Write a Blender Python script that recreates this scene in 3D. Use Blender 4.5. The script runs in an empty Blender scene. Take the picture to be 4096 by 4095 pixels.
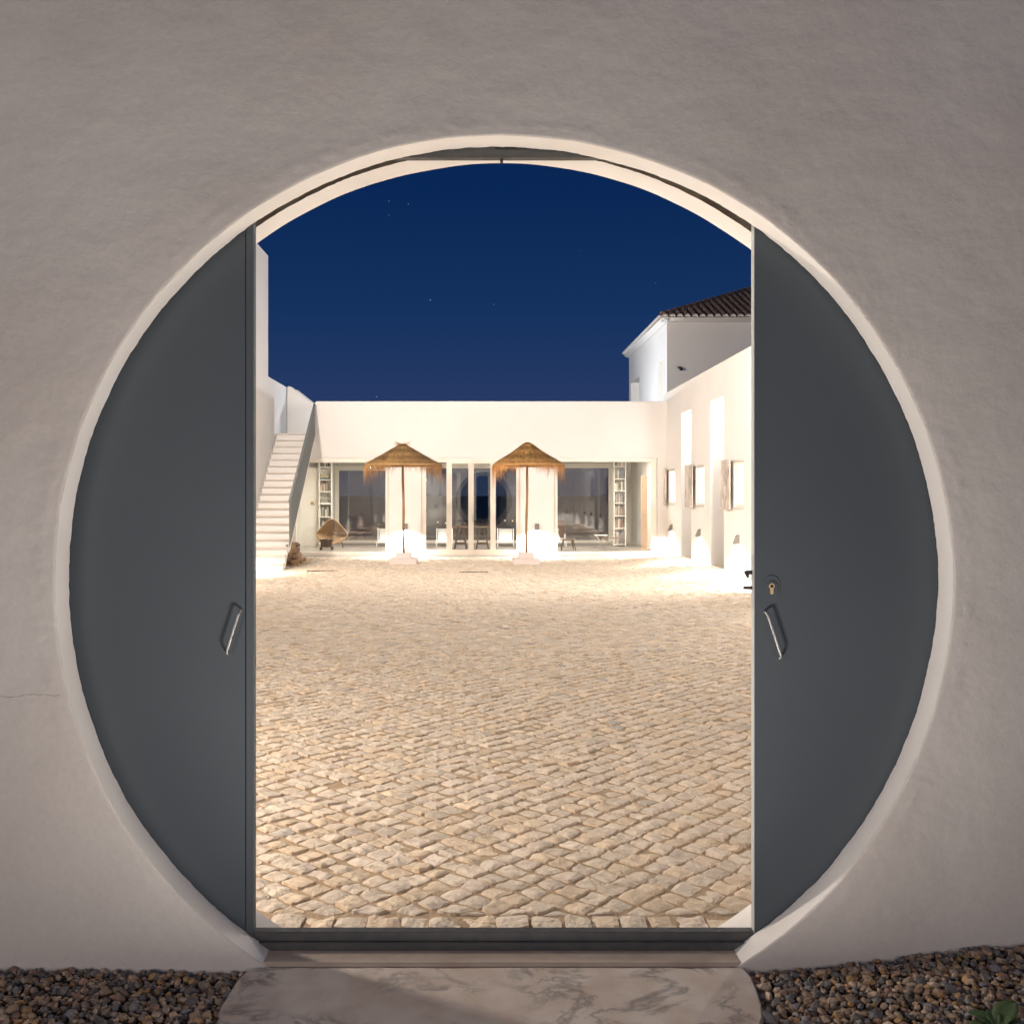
import bpy, bmesh, math, random
import numpy as np
from mathutils import Vector, Matrix, noise

random.seed(7); np.random.seed(7); noise.seed_set(3)
S = bpy.context.scene
COL = S.collection

# ---------------------------------------------------------------- camera
F, CX, CY, EYE = 4200.0, 1930.0, 1978.0, 1.5      # focal length and vanishing point in 4096-px units
cam = bpy.data.cameras.new('camera')
cam.sensor_width = 36; cam.sensor_fit = 'HORIZONTAL'
cam.lens = 36 * F / 4096
cam.shift_x = (2048 - CX) / 4096
cam.shift_y = -(2047.5 - CY) / 4096
cam.clip_start = 0.05; cam.clip_end = 3000
camo = bpy.data.objects.new('camera', cam); COL.objects.link(camo)
camo.location = (0, 0, EYE); camo.rotation_euler = (math.pi / 2, 0, 0)
S.camera = camo

# ---------------------------------------------------------------- exposure
S.view_settings.view_transform = 'Standard'; S.view_settings.look = 'None'
S.view_settings.gamma = 1; S.view_settings.use_curve_mapping = False
S.view_settings.exposure = 0.0
S.cycles.use_denoising = True
S.cycles.max_bounces = 9; S.cycles.diffuse_bounces = 5; S.cycles.glossy_bounces = 3
S.cycles.transparent_max_bounces = 10; S.cycles.sample_clamp_indirect = 8

# ---------------------------------------------------------------- night sky
W = bpy.data.worlds.new('World'); S.world = W; W.use_nodes = True
nt = W.node_tree; nt.nodes.clear(); L = nt.links
wo = nt.nodes.new('ShaderNodeOutputWorld'); bg = nt.nodes.new('ShaderNodeBackground')
tc = nt.nodes.new('ShaderNodeTexCoord'); sx = nt.nodes.new('ShaderNodeSeparateXYZ')
L.new(tc.outputs['Generated'], sx.inputs[0])
rp = nt.nodes.new('ShaderNodeValToRGB'); L.new(sx.outputs['Z'], rp.inputs[0])
e = rp.color_ramp.elements
e[0].position = 0.0; e[0].color = (.042, .066, .140, 1)
e[1].position = 1.0; e[1].color = (.003, .010, .045, 1)
for p_, c_ in ((.08, (.021, .043, .130, 1)), (.17, (.0075, .032, .114, 1)), (.28, (.0028, .020, .090, 1)), (.6, (.0025, .016, .06, 1))):
    q = e.new(p_); q.color = c_
vo = nt.nodes.new('ShaderNodeTexVoronoi'); vo.inputs['Scale'].default_value = 62
vo.inputs['Randomness'].default_value = 1
L.new(tc.outputs['Generated'], vo.inputs['Vector'])
ms = nt.nodes.new('ShaderNodeMath'); ms.operation = 'LESS_THAN'; ms.inputs[1].default_value = 0.034
L.new(vo.outputs['Distance'], ms.inputs[0])
sc_ = nt.nodes.new('ShaderNodeSeparateColor'); L.new(vo.outputs['Color'], sc_.inputs[0])
mp = nt.nodes.new('ShaderNodeMath'); mp.operation = 'POWER'; mp.inputs[1].default_value = 5
L.new(sc_.outputs[0], mp.inputs[0])
mm = nt.nodes.new('ShaderNodeMath'); mm.operation = 'MULTIPLY'
L.new(ms.outputs[0], mm.inputs[0]); L.new(mp.outputs[0], mm.inputs[1])
mx = nt.nodes.new('ShaderNodeMixRGB'); L.new(mm.outputs[0], mx.inputs[0]); L.new(rp.outputs[0], mx.inputs[1])
mx.inputs[2].default_value = (.55, .68, .95, 1)
L.new(mx.outputs[0], bg.inputs[0]); bg.inputs[1].default_value = 1.0
L.new(bg.outputs[0], wo.inputs[0])

# ---------------------------------------------------------------- moon (the one sun lamp), weak and soft
sun = bpy.data.lights.new('moonlight', 'SUN'); sun.energy = 0.04; sun.angle = math.radians(15); sun.color = (1, .93, .86)
suno = bpy.data.objects.new('moonlight', sun); COL.objects.link(suno)
suno.rotation_euler = (math.radians(48), 0, math.radians(-28))

def lamp(kind, name, loc, power, color, rot=(0, 0, 0), size=.1, size_y=None, spot=None, blend=.5):
    l = bpy.data.lights.new(name, kind); l.energy = power; l.color = color
    if kind == 'AREA':
        l.size = size
        if size_y: l.shape = 'RECTANGLE'; l.size_y = size_y
    else:
        l.shadow_soft_size = size
    if kind == 'SPOT':
        l.spot_size = math.radians(spot); l.spot_blend = blend
    o = bpy.data.objects.new(name, l); o.location = loc; o.rotation_euler = rot; COL.objects.link(o)
    return o

WARM = (1.0, .88, .76); NEUT = (1.0, .93, .86); COOL = (.86, .93, 1.0)
# unseen garden lamp and added fill light on the near side of the wall
lamp('POINT', 'unseen_garden_light', (-3.4, -3.0, 1.5), 450, (1, .86, .77), size=1.3)
lamp('POINT', 'unseen_garden_light', (3.0, -4.0, 1.8), 205, (1, .87, .78), size=1.0)  # fill added to even out the right of the wall
# unseen uplight added before the doorstep to brighten the doorway rim, below the frame
lamp('AREA', 'unseen_rim_uplight', (.05, 2.38, .06), 46, (1, .90, .81), rot=(math.radians(180), 0, 0), size=.34, size_y=.2)
# flood lamps high on the courtyard walls, behind the door leaves
for p_, pw_, c_, rz_ in (((-5.2, 6.0, 2.95), 230, WARM, -90), ((-5.2, 13.5, 5.6), 240, WARM, -75), ((-5.2, 20, 5.6), 720, WARM, -70),
                   ((-3.0, 3.62, 2.0), 125, WARM, -30), ((3.4, 3.62, 2.7), 35, NEUT, 20), ((4.75, 10, 3.7), 240, NEUT, 90), ((4.75, 17.5, 3.7), 760, NEUT, 70)):
    lamp('AREA', 'court_flood_light', p_, pw_, c_, rot=(math.radians(74), 0, math.radians(rz_)), size=.5)
# terrace lamp behind the parapet, room lights
lamp('POINT', 'terrace_lamp_light', (1.0, 31.5, 3.75), 720, COOL, size=.15)
lamp('POINT', 'terrace_lamp_light', (-4.0, 28.0, 3.6), 8, COOL, size=.1)
for x_ in (-3.6, -.5, 3.3):
    lamp('AREA', 'room_light', (x_, 29.2, 2.55), 155, (1, .92, .82), size=1.2, size_y=.8)

# ---------------------------------------------------------------- helpers
def P(px, py, Y):
    "point of the plane at distance Y that shows at that place of the photograph"
    return (px - CX) * Y / F, EYE + (CY - py) * Y / F

def world_origin(o):
    v = Vector((0, 0, 0))
    while o is not None:
        v += o.location; o = o.parent
    return v

class MB:
    def __init__(self): self.v = []; self.f = []
    def add(self, vs, fs):
        n = len(self.v); self.v += [tuple(p) for p in vs]; self.f += [tuple(i + n for i in f) for f in fs]; return self
    def box(self, x0, x1, y0, y1, z0, z1):
        return self.add([(x0,y0,z0),(x1,y0,z0),(x1,y1,z0),(x0,y1,z0),(x0,y0,z1),(x1,y0,z1),(x1,y1,z1),(x0,y1,z1)],
            [(3,2,1,0),(4,5,6,7),(0,1,5,4),(1,2,6,5),(2,3,7,6),(3,0,4,7)])
    def bar(self, a, b, w, h=None):
        a = Vector(a); b = Vector(b); h = h or w; d = (b - a).normalized()
        up = Vector((0,0,1)) if abs(d.z) < .95 else Vector((0,1,0))
        s = d.cross(up).normalized(); u = s.cross(d)
        q = [s*(-w/2)+u*(-h/2), s*(w/2)+u*(-h/2), s*(w/2)+u*(h/2), s*(-w/2)+u*(h/2)]
        return self.add([a+k for k in q]+[b+k for k in q], [(0,3,2,1),(4,5,6,7),(0,1,5,4),(1,2,6,5),(2,3,7,6),(3,0,4,7)])
    def tube(self, pts, rads, n=10):
        pts = [Vector(p) for p in pts]
        if not hasattr(rads, '__len__'): rads = [rads]*len(pts)
        rings = []
        ref = None
        for i, p in enumerate(pts):
            d = (pts[min(i+1, len(pts)-1)] - pts[max(i-1, 0)]).normalized()
            if ref is None: ref = Vector((0,0,1)) if abs(d.z) < .9 else Vector((1,0,0))
            s = d.cross(ref).normalized(); u = s.cross(d); ref = u
            rings.append([p + (s*math.cos(t)+u*math.sin(t))*rads[i] for t in [2*math.pi*k/n for k in range(n)]])
        vs = [q for r in rings for q in r]; fs = []
        for i in range(len(pts)-1):
            for k in range(n):
                fs.append((i*n+k, (i+1)*n+k, (i+1)*n+(k+1)%n, i*n+(k+1)%n))
        fs.append(tuple(range(n))); fs.append(tuple(reversed(range((len(pts)-1)*n, len(pts)*n))))
        return self.add(vs, fs)
    def lathe(self, prof, c, n=32, cap=True):
        vs = []; fs = []
        for r, z in prof:
            for k in range(n):
                t = 2*math.pi*k/n; vs.append((c[0]+r*math.cos(t), c[1]+r*math.sin(t), z))
        for i in range(len(prof)-1):
            for k in range(n):
                fs.append((i*n+k, i*n+(k+1)%n, (i+1)*n+(k+1)%n, (i+1)*n+k))
        if cap:
            fs.append(tuple(reversed(range(n)))); fs.append(tuple(range((len(prof)-1)*n, len(prof)*n)))
        return self.add(vs, fs)
    def prism(self, poly, axis, a, b):
        "poly of 2-D points extruded along axis: 0 = (y,z) along x, 1 = (x,z) along y, 2 = (x,y) along z"
        def m(p, t):
            return {0:(t,p[0],p[1]), 1:(p[0],t,p[1]), 2:(p[0],p[1],t)}[axis]
        n = len(poly)
        return self.add([m(p,a) for p in poly]+[m(p,b) for p in poly],
            [tuple(range(n)), tuple(reversed(range(n,2*n)))]+[(k,k+n,(k+1)%n+n,(k+1)%n) for k in range(n)])
    def build(self, name, mat, parent=None, kind=None, label=None, bevel=0, smooth=False, fix=True, merge=False):
        org = world_origin(parent) if parent else None
        V = np.array(self.v, dtype=float)
        if parent is None:
            lo, hi = V.min(0), V.max(0); org = Vector(((lo[0]+hi[0])/2, (lo[1]+hi[1])/2, lo[2]))
        V = V - np.array(org)
        me = bpy.data.meshes.new(name); me.from_pydata(V.tolist(), [], self.f)
        if fix or bevel or merge:
            bm = bmesh.new(); bm.from_mesh(me)
            if merge: bmesh.ops.remove_doubles(bm, verts=bm.verts, dist=1e-5)
            if fix: bmesh.ops.recalc_face_normals(bm, faces=bm.faces)
            if bevel:
                bmesh.ops.bevel(bm, geom=[ed for ed in bm.edges if len(ed.link_faces) == 2 and ed.calc_face_angle(0) > .5],
                                offset=bevel, segments=2, affect='EDGES', clamp_overlap=True)
            bm.to_mesh(me); bm.free()
        if smooth: me.polygons.foreach_set('use_smooth', [True]*len(me.polygons))
        me.materials.append(mat)
        o = bpy.data.objects.new(name, me); COL.objects.link(o)
        if parent: o.parent = parent
        else: o.location = org
        if kind: o['kind'] = kind
        if label: o['label'] = label
        return o

def tag(o, label=None, cat=None, group=None, kind=None):
    if label: o['label'] = label
    if cat: o['category'] = cat
    if group: o['group'] = group
    if kind: o['kind'] = kind
    return o
def thing(name, label, cat, loc=(0,0,0), group=None):
    o = bpy.data.objects.new(name, None); o.empty_display_size = .1; COL.objects.link(o); o.location = loc
    return tag(o, label, cat, group)

def holes_wall(axis, u0, u1, w0, w1, t0, t1, holes, step=None):
    """a wall with real openings; axis 1: spans x (u) and z (w), thick along y; axis 0: spans y (u) and z (w), thick along x.
    holes: (u0,u1,w0,w1)"""
    us = sorted({u0, u1} | {h[0] for h in holes} | {h[1] for h in holes}); us = [u for u in us if u0 <= u <= u1]
    ws = sorted({w0, w1} | {h[2] for h in holes} | {h[3] for h in holes}); ws = [w for w in ws if w0 <= w <= w1]
    def solid(i, j):
        if not (0 <= i < len(us)-1 and 0 <= j < len(ws)-1): return False
        u = (us[i]+us[i+1])/2; w = (ws[j]+ws[j+1])/2
        return not any(h[0] < u < h[1] and h[2] < w < h[3] for h in holes)
    def m(u, t, w): return (u, t, w) if axis == 1 else (t, u, w)
    b = MB()
    for i in range(len(us)-1):
        for j in range(len(ws)-1):
            if not solid(i, j): continue
            a, c, d, e_ = us[i], us[i+1], ws[j], ws[j+1]
            for t in (t0, t1):
                b.add([m(a,t,d), m(c,t,d), m(c,t,e_), m(a,t,e_)], [(0,1,2,3)])
            if not solid(i-1, j): b.add([m(a,t0,d), m(a,t1,d), m(a,t1,e_), m(a,t0,e_)], [(0,1,2,3)])
            if not solid(i+1, j): b.add([m(c,t0,d), m(c,t1,d), m(c,t1,e_), m(c,t0,e_)], [(0,1,2,3)])
            if not solid(i, j-1): b.add([m(a,t0,d), m(c,t0,d), m(c,t1,d), m(a,t1,d)], [(0,1,2,3)])
            if not solid(i, j+1): b.add([m(a,t0,e_), m(c,t0,e_), m(c,t1,e_), m(a,t1,e_)], [(0,1,2,3)])
    return b

# ---------------------------------------------------------------- materials
def mat(name, base, rough=.8, metal=0, spec=.5, var=None, vscale=3, bumps=(), stretch=None, emit=None, estr=0, attr=None, grain=0):
    """var: second colour mixed in by noise; bumps: (scale, strength, distance[, stretch]) layers of relief"""
    m = bpy.data.materials.new(name); m.use_nodes = True
    n = m.node_tree; l = n.links; pb = n.nodes['Principled BSDF']
    pb.inputs['Base Color'].default_value = (*base, 1); pb.inputs['Roughness'].default_value = rough
    pb.inputs['Metallic'].default_value = metal; pb.inputs['Specular IOR Level'].default_value = spec
    g = n.nodes.new('ShaderNodeNewGeometry')
    def nz(scale, st=None, det=5, dist=0):
        t = n.nodes.new('ShaderNodeTexNoise'); t.inputs['Scale'].default_value = scale; t.inputs['Detail'].default_value = det
        t.inputs['Distortion'].default_value = dist
        if st:
            mpn = n.nodes.new('ShaderNodeMapping'); mpn.inputs['Scale'].default_value = st
            l.new(g.outputs['Position'], mpn.inputs['Vector']); l.new(mpn.outputs[0], t.inputs['Vector'])
        else: l.new(g.outputs['Position'], t.inputs['Vector'])
        return t
    cur = None
    if var:
        t = nz(vscale, stretch)
        r = n.nodes.new('ShaderNodeValToRGB'); r.color_ramp.elements[0].position = .35; r.color_ramp.elements[1].position = .68
        r.color_ramp.elements[0].color = (*base, 1); r.color_ramp.elements[1].color = (*var, 1)
        l.new(t.outputs['Fac'], r.inputs[0]); cur = r.outputs[0]
    if attr:
        a = n.nodes.new('ShaderNodeAttribute'); a.attribute_name = attr
        mxn = n.nodes.new('ShaderNodeMixRGB'); mxn.blend_type = 'MULTIPLY'; mxn.inputs[0].default_value = 1
        if cur is None: mxn.inputs[1].default_value = (*base, 1)
        else: l.new(cur, mxn.inputs[1])
        l.new(a.outputs['Color'], mxn.inputs[2]); cur = mxn.outputs[0]
    if grain:
        t = nz(55, None, 8); mr = n.nodes.new('ShaderNodeMapRange'); mr.inputs['From Min'].default_value = .3; mr.inputs['From Max'].default_value = .7
        mr.inputs['To Min'].default_value = 1-grain; mr.inputs['To Max'].default_value = 1+grain*.5; l.new(t.outputs['Fac'], mr.inputs['Value'])
        vm = n.nodes.new('ShaderNodeVectorMath'); vm.operation = 'SCALE'; l.new(mr.outputs[0], vm.inputs['Scale'])
        if cur is None: vm.inputs[0].default_value = base
        else: l.new(cur, vm.inputs[0])
        cur = vm.outputs[0]
    if cur is not None: l.new(cur, pb.inputs['Base Color'])
    prev = None
    for b in bumps:
        t = nz(b[0], b[3] if len(b) > 3 else None)
        bn = n.nodes.new('ShaderNodeBump'); bn.inputs['Strength'].default_value = b[1]; bn.inputs['Distance'].default_value = b[2]
        l.new(t.outputs['Fac'], bn.inputs['Height'])
        if prev: l.new(prev.outputs[0], bn.inputs['Normal'])
        prev = bn
    if prev: l.new(prev.outputs[0], pb.inputs['Normal'])
    if emit:
        pb.inputs['Emission Color'].default_value = (*emit, 1); pb.inputs['Emission Strength'].default_value = estr
    return m

M = {}
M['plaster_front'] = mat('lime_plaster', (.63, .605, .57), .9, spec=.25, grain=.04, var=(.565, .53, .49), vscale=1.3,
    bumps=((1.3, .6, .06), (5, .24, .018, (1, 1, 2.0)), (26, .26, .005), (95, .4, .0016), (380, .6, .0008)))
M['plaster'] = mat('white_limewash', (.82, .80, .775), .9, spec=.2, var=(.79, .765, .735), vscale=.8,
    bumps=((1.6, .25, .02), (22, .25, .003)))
M['plaster_reveal'] = mat('smooth_limewash', (.88, .855, .82), .8, spec=.3, var=(.83, .80, .76), vscale=5,
    bumps=((9, .4, .008), (60, .3, .002)))
M['concrete_raw'] = mat('rough_concrete', (.20, .165, .12), .95, var=(.12, .095, .07), vscale=14, bumps=((40, .8, .01),))
M['leaf_metal'] = mat('dark_grey_paint', (.064, .078, .092), .6, spec=.3, var=(.074, .088, .102), vscale=1.1,
    bumps=((700, .10, .0004),))
M['rail_metal'] = mat('dark_grey_rail', (.060, .066, .07), .5, var=(.09, .088, .085), vscale=24, bumps=((200, .2, .0005),))
M['edge_metal'] = mat('pale_leaf_edge', (.42, .45, .43), .5)
M['steel'] = mat('satin_steel', (.46, .455, .44), .5, metal=.25)
M['brass'] = mat('worn_brass', (.62, .48, .28), .35, metal=.9)
M['black_metal'] = mat('black_metal', (.03, .03, .032), .5, metal=.3)
M['sconce'] = mat('grey_sconce_metal', (.22, .21, .20), .5, metal=.2)
M['sill'] = mat('worn_concrete_sill', (.50, .42, .35), .85, var=(.40, .32, .26), vscale=9, bumps=((60, .5, .003), (8, .3, .006)))
M['sand'] = mat('sandy_joint', (.42, .31, .20), .95, var=(.32, .225, .14), vscale=20, bumps=((90, .8, .008),))
M['stone'] = mat('pale_limestone_sett', (.70, .61, .50), .75, spec=.35, grain=.10, var=(.58, .48, .375), vscale=26, attr='tint',
    bumps=((20, .75, .016, (1, 1.6, 1)), (70, .8, .006), (240, .5, .0016)))
M['step'] = mat('pale_step_stone', (.75, .69, .63), .75, var=(.66, .59, .53), vscale=5, bumps=((30, .25, .003),))
M['frame'] = mat('cream_window_frame', (.86, .81, .72), .45)
M['rail_paint'] = mat('grey_blue_railing', (.17, .185, .19), .5)
M['wood_pole'] = mat('peeled_timber_pole', (.30, .17, .07), .7, var=(.20, .10, .04), vscale=18, stretch=(1, 1, .12), bumps=((60, .4, .003, (1, 1, .1)),))
M['plinth'] = mat('pale_plinth_concrete', (.66, .58, .55), .8, bumps=((50, .3, .002),))
M['pallet'] = mat('raw_pallet_wood', (.45, .29, .16), .8, var=(.34, .2, .1), vscale=10)
M['bark'] = mat('log_bark', (.15, .095, .06), .9, var=(.30, .21, .145), vscale=9, bumps=((45, .9, .012),))
M['cut'] = mat('cut_log_end', (.50, .33, .20), .85, var=(.38, .24, .14), vscale=25)
M['iron'] = mat('dark_drain_iron', (.13, .085, .05), .7, bumps=((80, .3, .002),))
M['tile'] = mat('weathered_clay_tile', (.26, .17, .12), .9, var=(.36, .25, .18), vscale=6, bumps=((50, .5, .006),))
M['mortar'] = mat('ridge_mortar', (.45, .37, .28), .95, var=(.3, .24, .18), vscale=12, bumps=((30, .8, .012),))
M['tile_white'] = mat('limewashed_tile', (.78, .76, .73), .85)
M['floor'] = mat('polished_room_floor', (.30, .27, .235), .35, var=(.26, .23, .2), vscale=2)
M['room'] = mat('room_wall_paint', (.64, .62, .56), .85)
M['white_paint'] = mat('white_shelf_paint', (.72, .68, .61), .6)
M['door_peach'] = mat('peach_door_paint', (.74, .50, .34), .6)
M['dark_wood'] = mat('dark_oiled_wood', (.085, .050, .032), .5, var=(.06, .034, .02), vscale=12)
M['mid_wood'] = mat('brown_chair_wood', (.14, .085, .055), .55)
M['canvas'] = mat('white_canvas', (.78, .78, .76), .7)
M['wicker'] = mat('orange_wicker', (.30, .185, .09), .7, var=(.22, .13, .06), vscale=40, bumps=((120, .6, .004),))
M['soil'] = mat('dark_soil', (.08, .065, .05), .95, bumps=((60, .8, .01),))
M['field'] = mat('pale_dry_field', (.42, .40, .36), .95, var=(.34, .33, .29), vscale=.4)
M['leaf_green'] = mat('sage_green_leaf', (.075, .125, .045), .6, var=(.055, .10, .035), vscale=30, bumps=((120, .4, .002),))
M['bulb'] = mat('lit_bulb', (1, .9, .7), .5, emit=(1, .85, .6), estr=6)
M['bulb_far'] = mat('far_lit_lamp', (1, .7, .4), .5, emit=(1, .72, .42), estr=5)
M['niche_cream'] = mat('lit_cream_pane', (.9, .85, .7), .5, emit=(1, .90, .72), estr=.85)
M['niche_white'] = mat('lit_white_pane', (.9, .9, .9), .5, emit=(1, .97, .92), estr=1.5)
def marble(name, base, vein, scale, w, st=(1, 1, 1), rough=.35, bump=()):
    m = bpy.data.materials.new(name); m.use_nodes = True; n = m.node_tree; l = n.links; pb = n.nodes['Principled BSDF']
    g = n.nodes.new('ShaderNodeNewGeometry'); mpn = n.nodes.new('ShaderNodeMapping'); mpn.inputs['Scale'].default_value = st
    l.new(g.outputs['Position'], mpn.inputs[0])
    t = n.nodes.new('ShaderNodeTexNoise'); t.inputs['Scale'].default_value = scale; t.inputs['Detail'].default_value = 9
    t.inputs['Roughness'].default_value = .62; t.inputs['Distortion'].default_value = .7
    l.new(mpn.outputs[0], t.inputs['Vector'])
    a = n.nodes.new('ShaderNodeMath'); a.operation = 'SUBTRACT'; a.inputs[1].default_value = .5; l.new(t.outputs['Fac'], a.inputs[0])
    b = n.nodes.new('ShaderNodeMath'); b.operation = 'ABSOLUTE'; l.new(a.outputs[0], b.inputs[0])
    r = n.nodes.new('ShaderNodeValToRGB'); l.new(b.outputs[0], r.inputs[0])
    r.color_ramp.elements[0].position = 0; r.color_ramp.elements[0].color = (*vein, 1)
    r.color_ramp.elements[1].position = w; r.color_ramp.elements[1].color = (1, 1, 1, 1)
    k = r.color_ramp.elements.new(w*.35); k.color = tuple((v+1)/2*.95 for v in vein)+(1,)
    t2 = n.nodes.new('ShaderNodeTexNoise'); t2.inputs['Scale'].default_value = scale*.8; l.new(g.outputs['Position'], t2.inputs['Vector'])
    r2 = n.nodes.new('ShaderNodeValToRGB'); l.new(t2.outputs['Fac'], r2.inputs[0])
    r2.color_ramp.elements[0].position = .45; r2.color_ramp.elements[0].color = (1, 1, 1, 1)
    r2.color_ramp.elements[1].position = .6; r2.color_ramp.elements[1].color = (0, 0, 0, 1)
    mk = n.nodes.new('ShaderNodeMixRGB'); l.new(r2.outputs[0], mk.inputs[0]); mk.inputs[1].default_value = (1, 1, 1, 1)
    l.new(r.outputs[0], mk.inputs[2])
    t3 = n.nodes.new('ShaderNodeTexNoise'); t3.inputs['Scale'].default_value = scale*2.2; t3.inputs['Detail'].default_value = 6
    l.new(g.outputs['Position'], t3.inputs['Vector'])
    r3 = n.nodes.new('ShaderNodeValToRGB'); l.new(t3.outputs['Fac'], r3.inputs[0])
    r3.color_ramp.elements[0].position = .35; r3.color_ramp.elements[0].color = (*base, 1)
    r3.color_ramp.elements[1].position = .7; r3.color_ramp.elements[1].color = (base[0]*.82, base[1]*.74, base[2]*.68, 1)
    mul = n.nodes.new('ShaderNodeMixRGB'); mul.blend_type = 'MULTIPLY'; mul.inputs[0].default_value = 1
    l.new(r3.outputs[0], mul.inputs[1]); l.new(mk.outputs[0], mul.inputs[2]); l.new(mul.outputs[0], pb.inputs['Base Color'])
    pb.inputs['Roughness'].default_value = rough
    prev = None
    for sc, stg, ds in bump:
        tn = n.nodes.new('ShaderNodeTexNoise'); tn.inputs['Scale'].default_value = sc; tn.inputs['Detail'].default_value = 6
        l.new(g.outputs['Position'], tn.inputs['Vector'])
        bn = n.nodes.new('ShaderNodeBump'); bn.inputs['Strength'].default_value = stg; bn.inputs['Distance'].default_value = ds
        l.new(tn.outputs['Fac'], bn.inputs['Height'])
        if prev: l.new(prev.outputs[0], bn.inputs['Normal'])
        prev = bn
    if prev: l.new(prev.outputs[0], pb.inputs['Normal'])
    return m
M['slab'] = marble('veined_marble_slab', (.68, .60, .52), (.48, .49, .51), 4.0, .05, st=(1, 1.2, 1), rough=.6, bump=((26, .25, .006), (110, .35, .002)))
M['marble_panel'] = marble('grey_veined_marble', (.74, .69, .64), (.42, .40, .40), 2.4, .12, st=(1, 2.2, .7), rough=.4)

def glass(name, refl, tint=(.93, .95, .95)):
    m = bpy.data.materials.new(name); m.use_nodes = True; n = m.node_tree; l = n.links; n.nodes.clear()
    o = n.nodes.new('ShaderNodeOutputMaterial'); mxs = n.nodes.new('ShaderNodeMixShader')
    t = n.nodes.new('ShaderNodeBsdfTransparent'); t.inputs[0].default_value = (*tint, 1)
    g = n.nodes.new('ShaderNodeBsdfGlossy'); g.inputs['Roughness'].default_value = .0
    lw = n.nodes.new('ShaderNodeFresnel'); lw.inputs[0].default_value = 1.5
    ad = n.nodes.new('ShaderNodeMath'); ad.operation = 'ADD'; ad.inputs[1].default_value = refl; ad.use_clamp = True
    l.new(lw.outputs[0], ad.inputs[0]); l.new(ad.outputs[0], mxs.inputs[0]); l.new(t.outputs[0], mxs.inputs[1]); l.new(g.outputs[0], mxs.inputs[2])
    l.new(mxs.outputs[0], o.inputs[0]); return m
M['glass'] = glass('window_glass', .08)
M['glass_rear'] = glass('tinted_rear_glass', .08, (.45, .46, .46))
def straw(name, c1, c2):
    m = mat(name, c1, .85, var=c2, vscale=22, spec=.2, attr='tint')
    return m
M['straw_a'] = straw('brown_dried_thatch', (.42, .27, .125), (.30, .185, .085))
M['straw_b'] = straw('golden_dried_thatch', (.52, .31, .13), (.40, .225, .085))

def add_tint(o, vals):
    me = o.data; a = me.color_attributes.new('tint', 'FLOAT_COLOR', 'POINT')
    buf = np.ones((len(me.vertices), 4), dtype=np.float32); buf[:, :3] = vals
    a.data.foreach_set('color', buf.ravel())

def smooth01(t): t = min(1, max(0, t)); return t*t*(3-2*t)

# ================================================================= THE ENTRY WALL
YF, YS0, YS1, YB = 3.25, 3.361, 3.405, 3.548      # front face, door slot, rear face
RC, RX, RZ = 1.391, .0635, 1.2237
NA = 720
def ring_r(t, ph):
    return RC + .003*math.sin(3*t+ph) + .0015*math.sin(7*t+2*ph) + .0006*math.sin(17*t+3*ph) + .0004*math.sin(41*t+ph) + .0008*noise.noise(Vector((math.cos(t)*9, math.sin(t)*9, ph)))
WX0, WX1, WZ0, WZ1 = -5.72, 6.2, -.45, 3.03
def rect_dist(t):
    dx, dz = math.cos(t), math.sin(t); c = []
    if dx > 1e-9: c.append((WX1-RX)/dx)
    if dx < -1e-9: c.append((WX0-RX)/dx)
    if dz > 1e-9: c.append((WZ1-RZ)/dz)
    if dz < -1e-9: c.append((WZ0-RZ)/dz)
    return min(c)
angs = [2*math.pi*k/NA for k in range(NA)]
for cx_, cz_ in ((WX0, WZ0), (WX1, WZ0), (WX0, WZ1), (WX1, WZ1)):       # keep the wall's corners
    a_ = math.atan2(cz_-RZ, cx_-RX) % (2*math.pi); k_ = min(range(len(angs)), key=lambda k: abs(angs[k]-a_)); angs[k_] = a_

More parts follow.
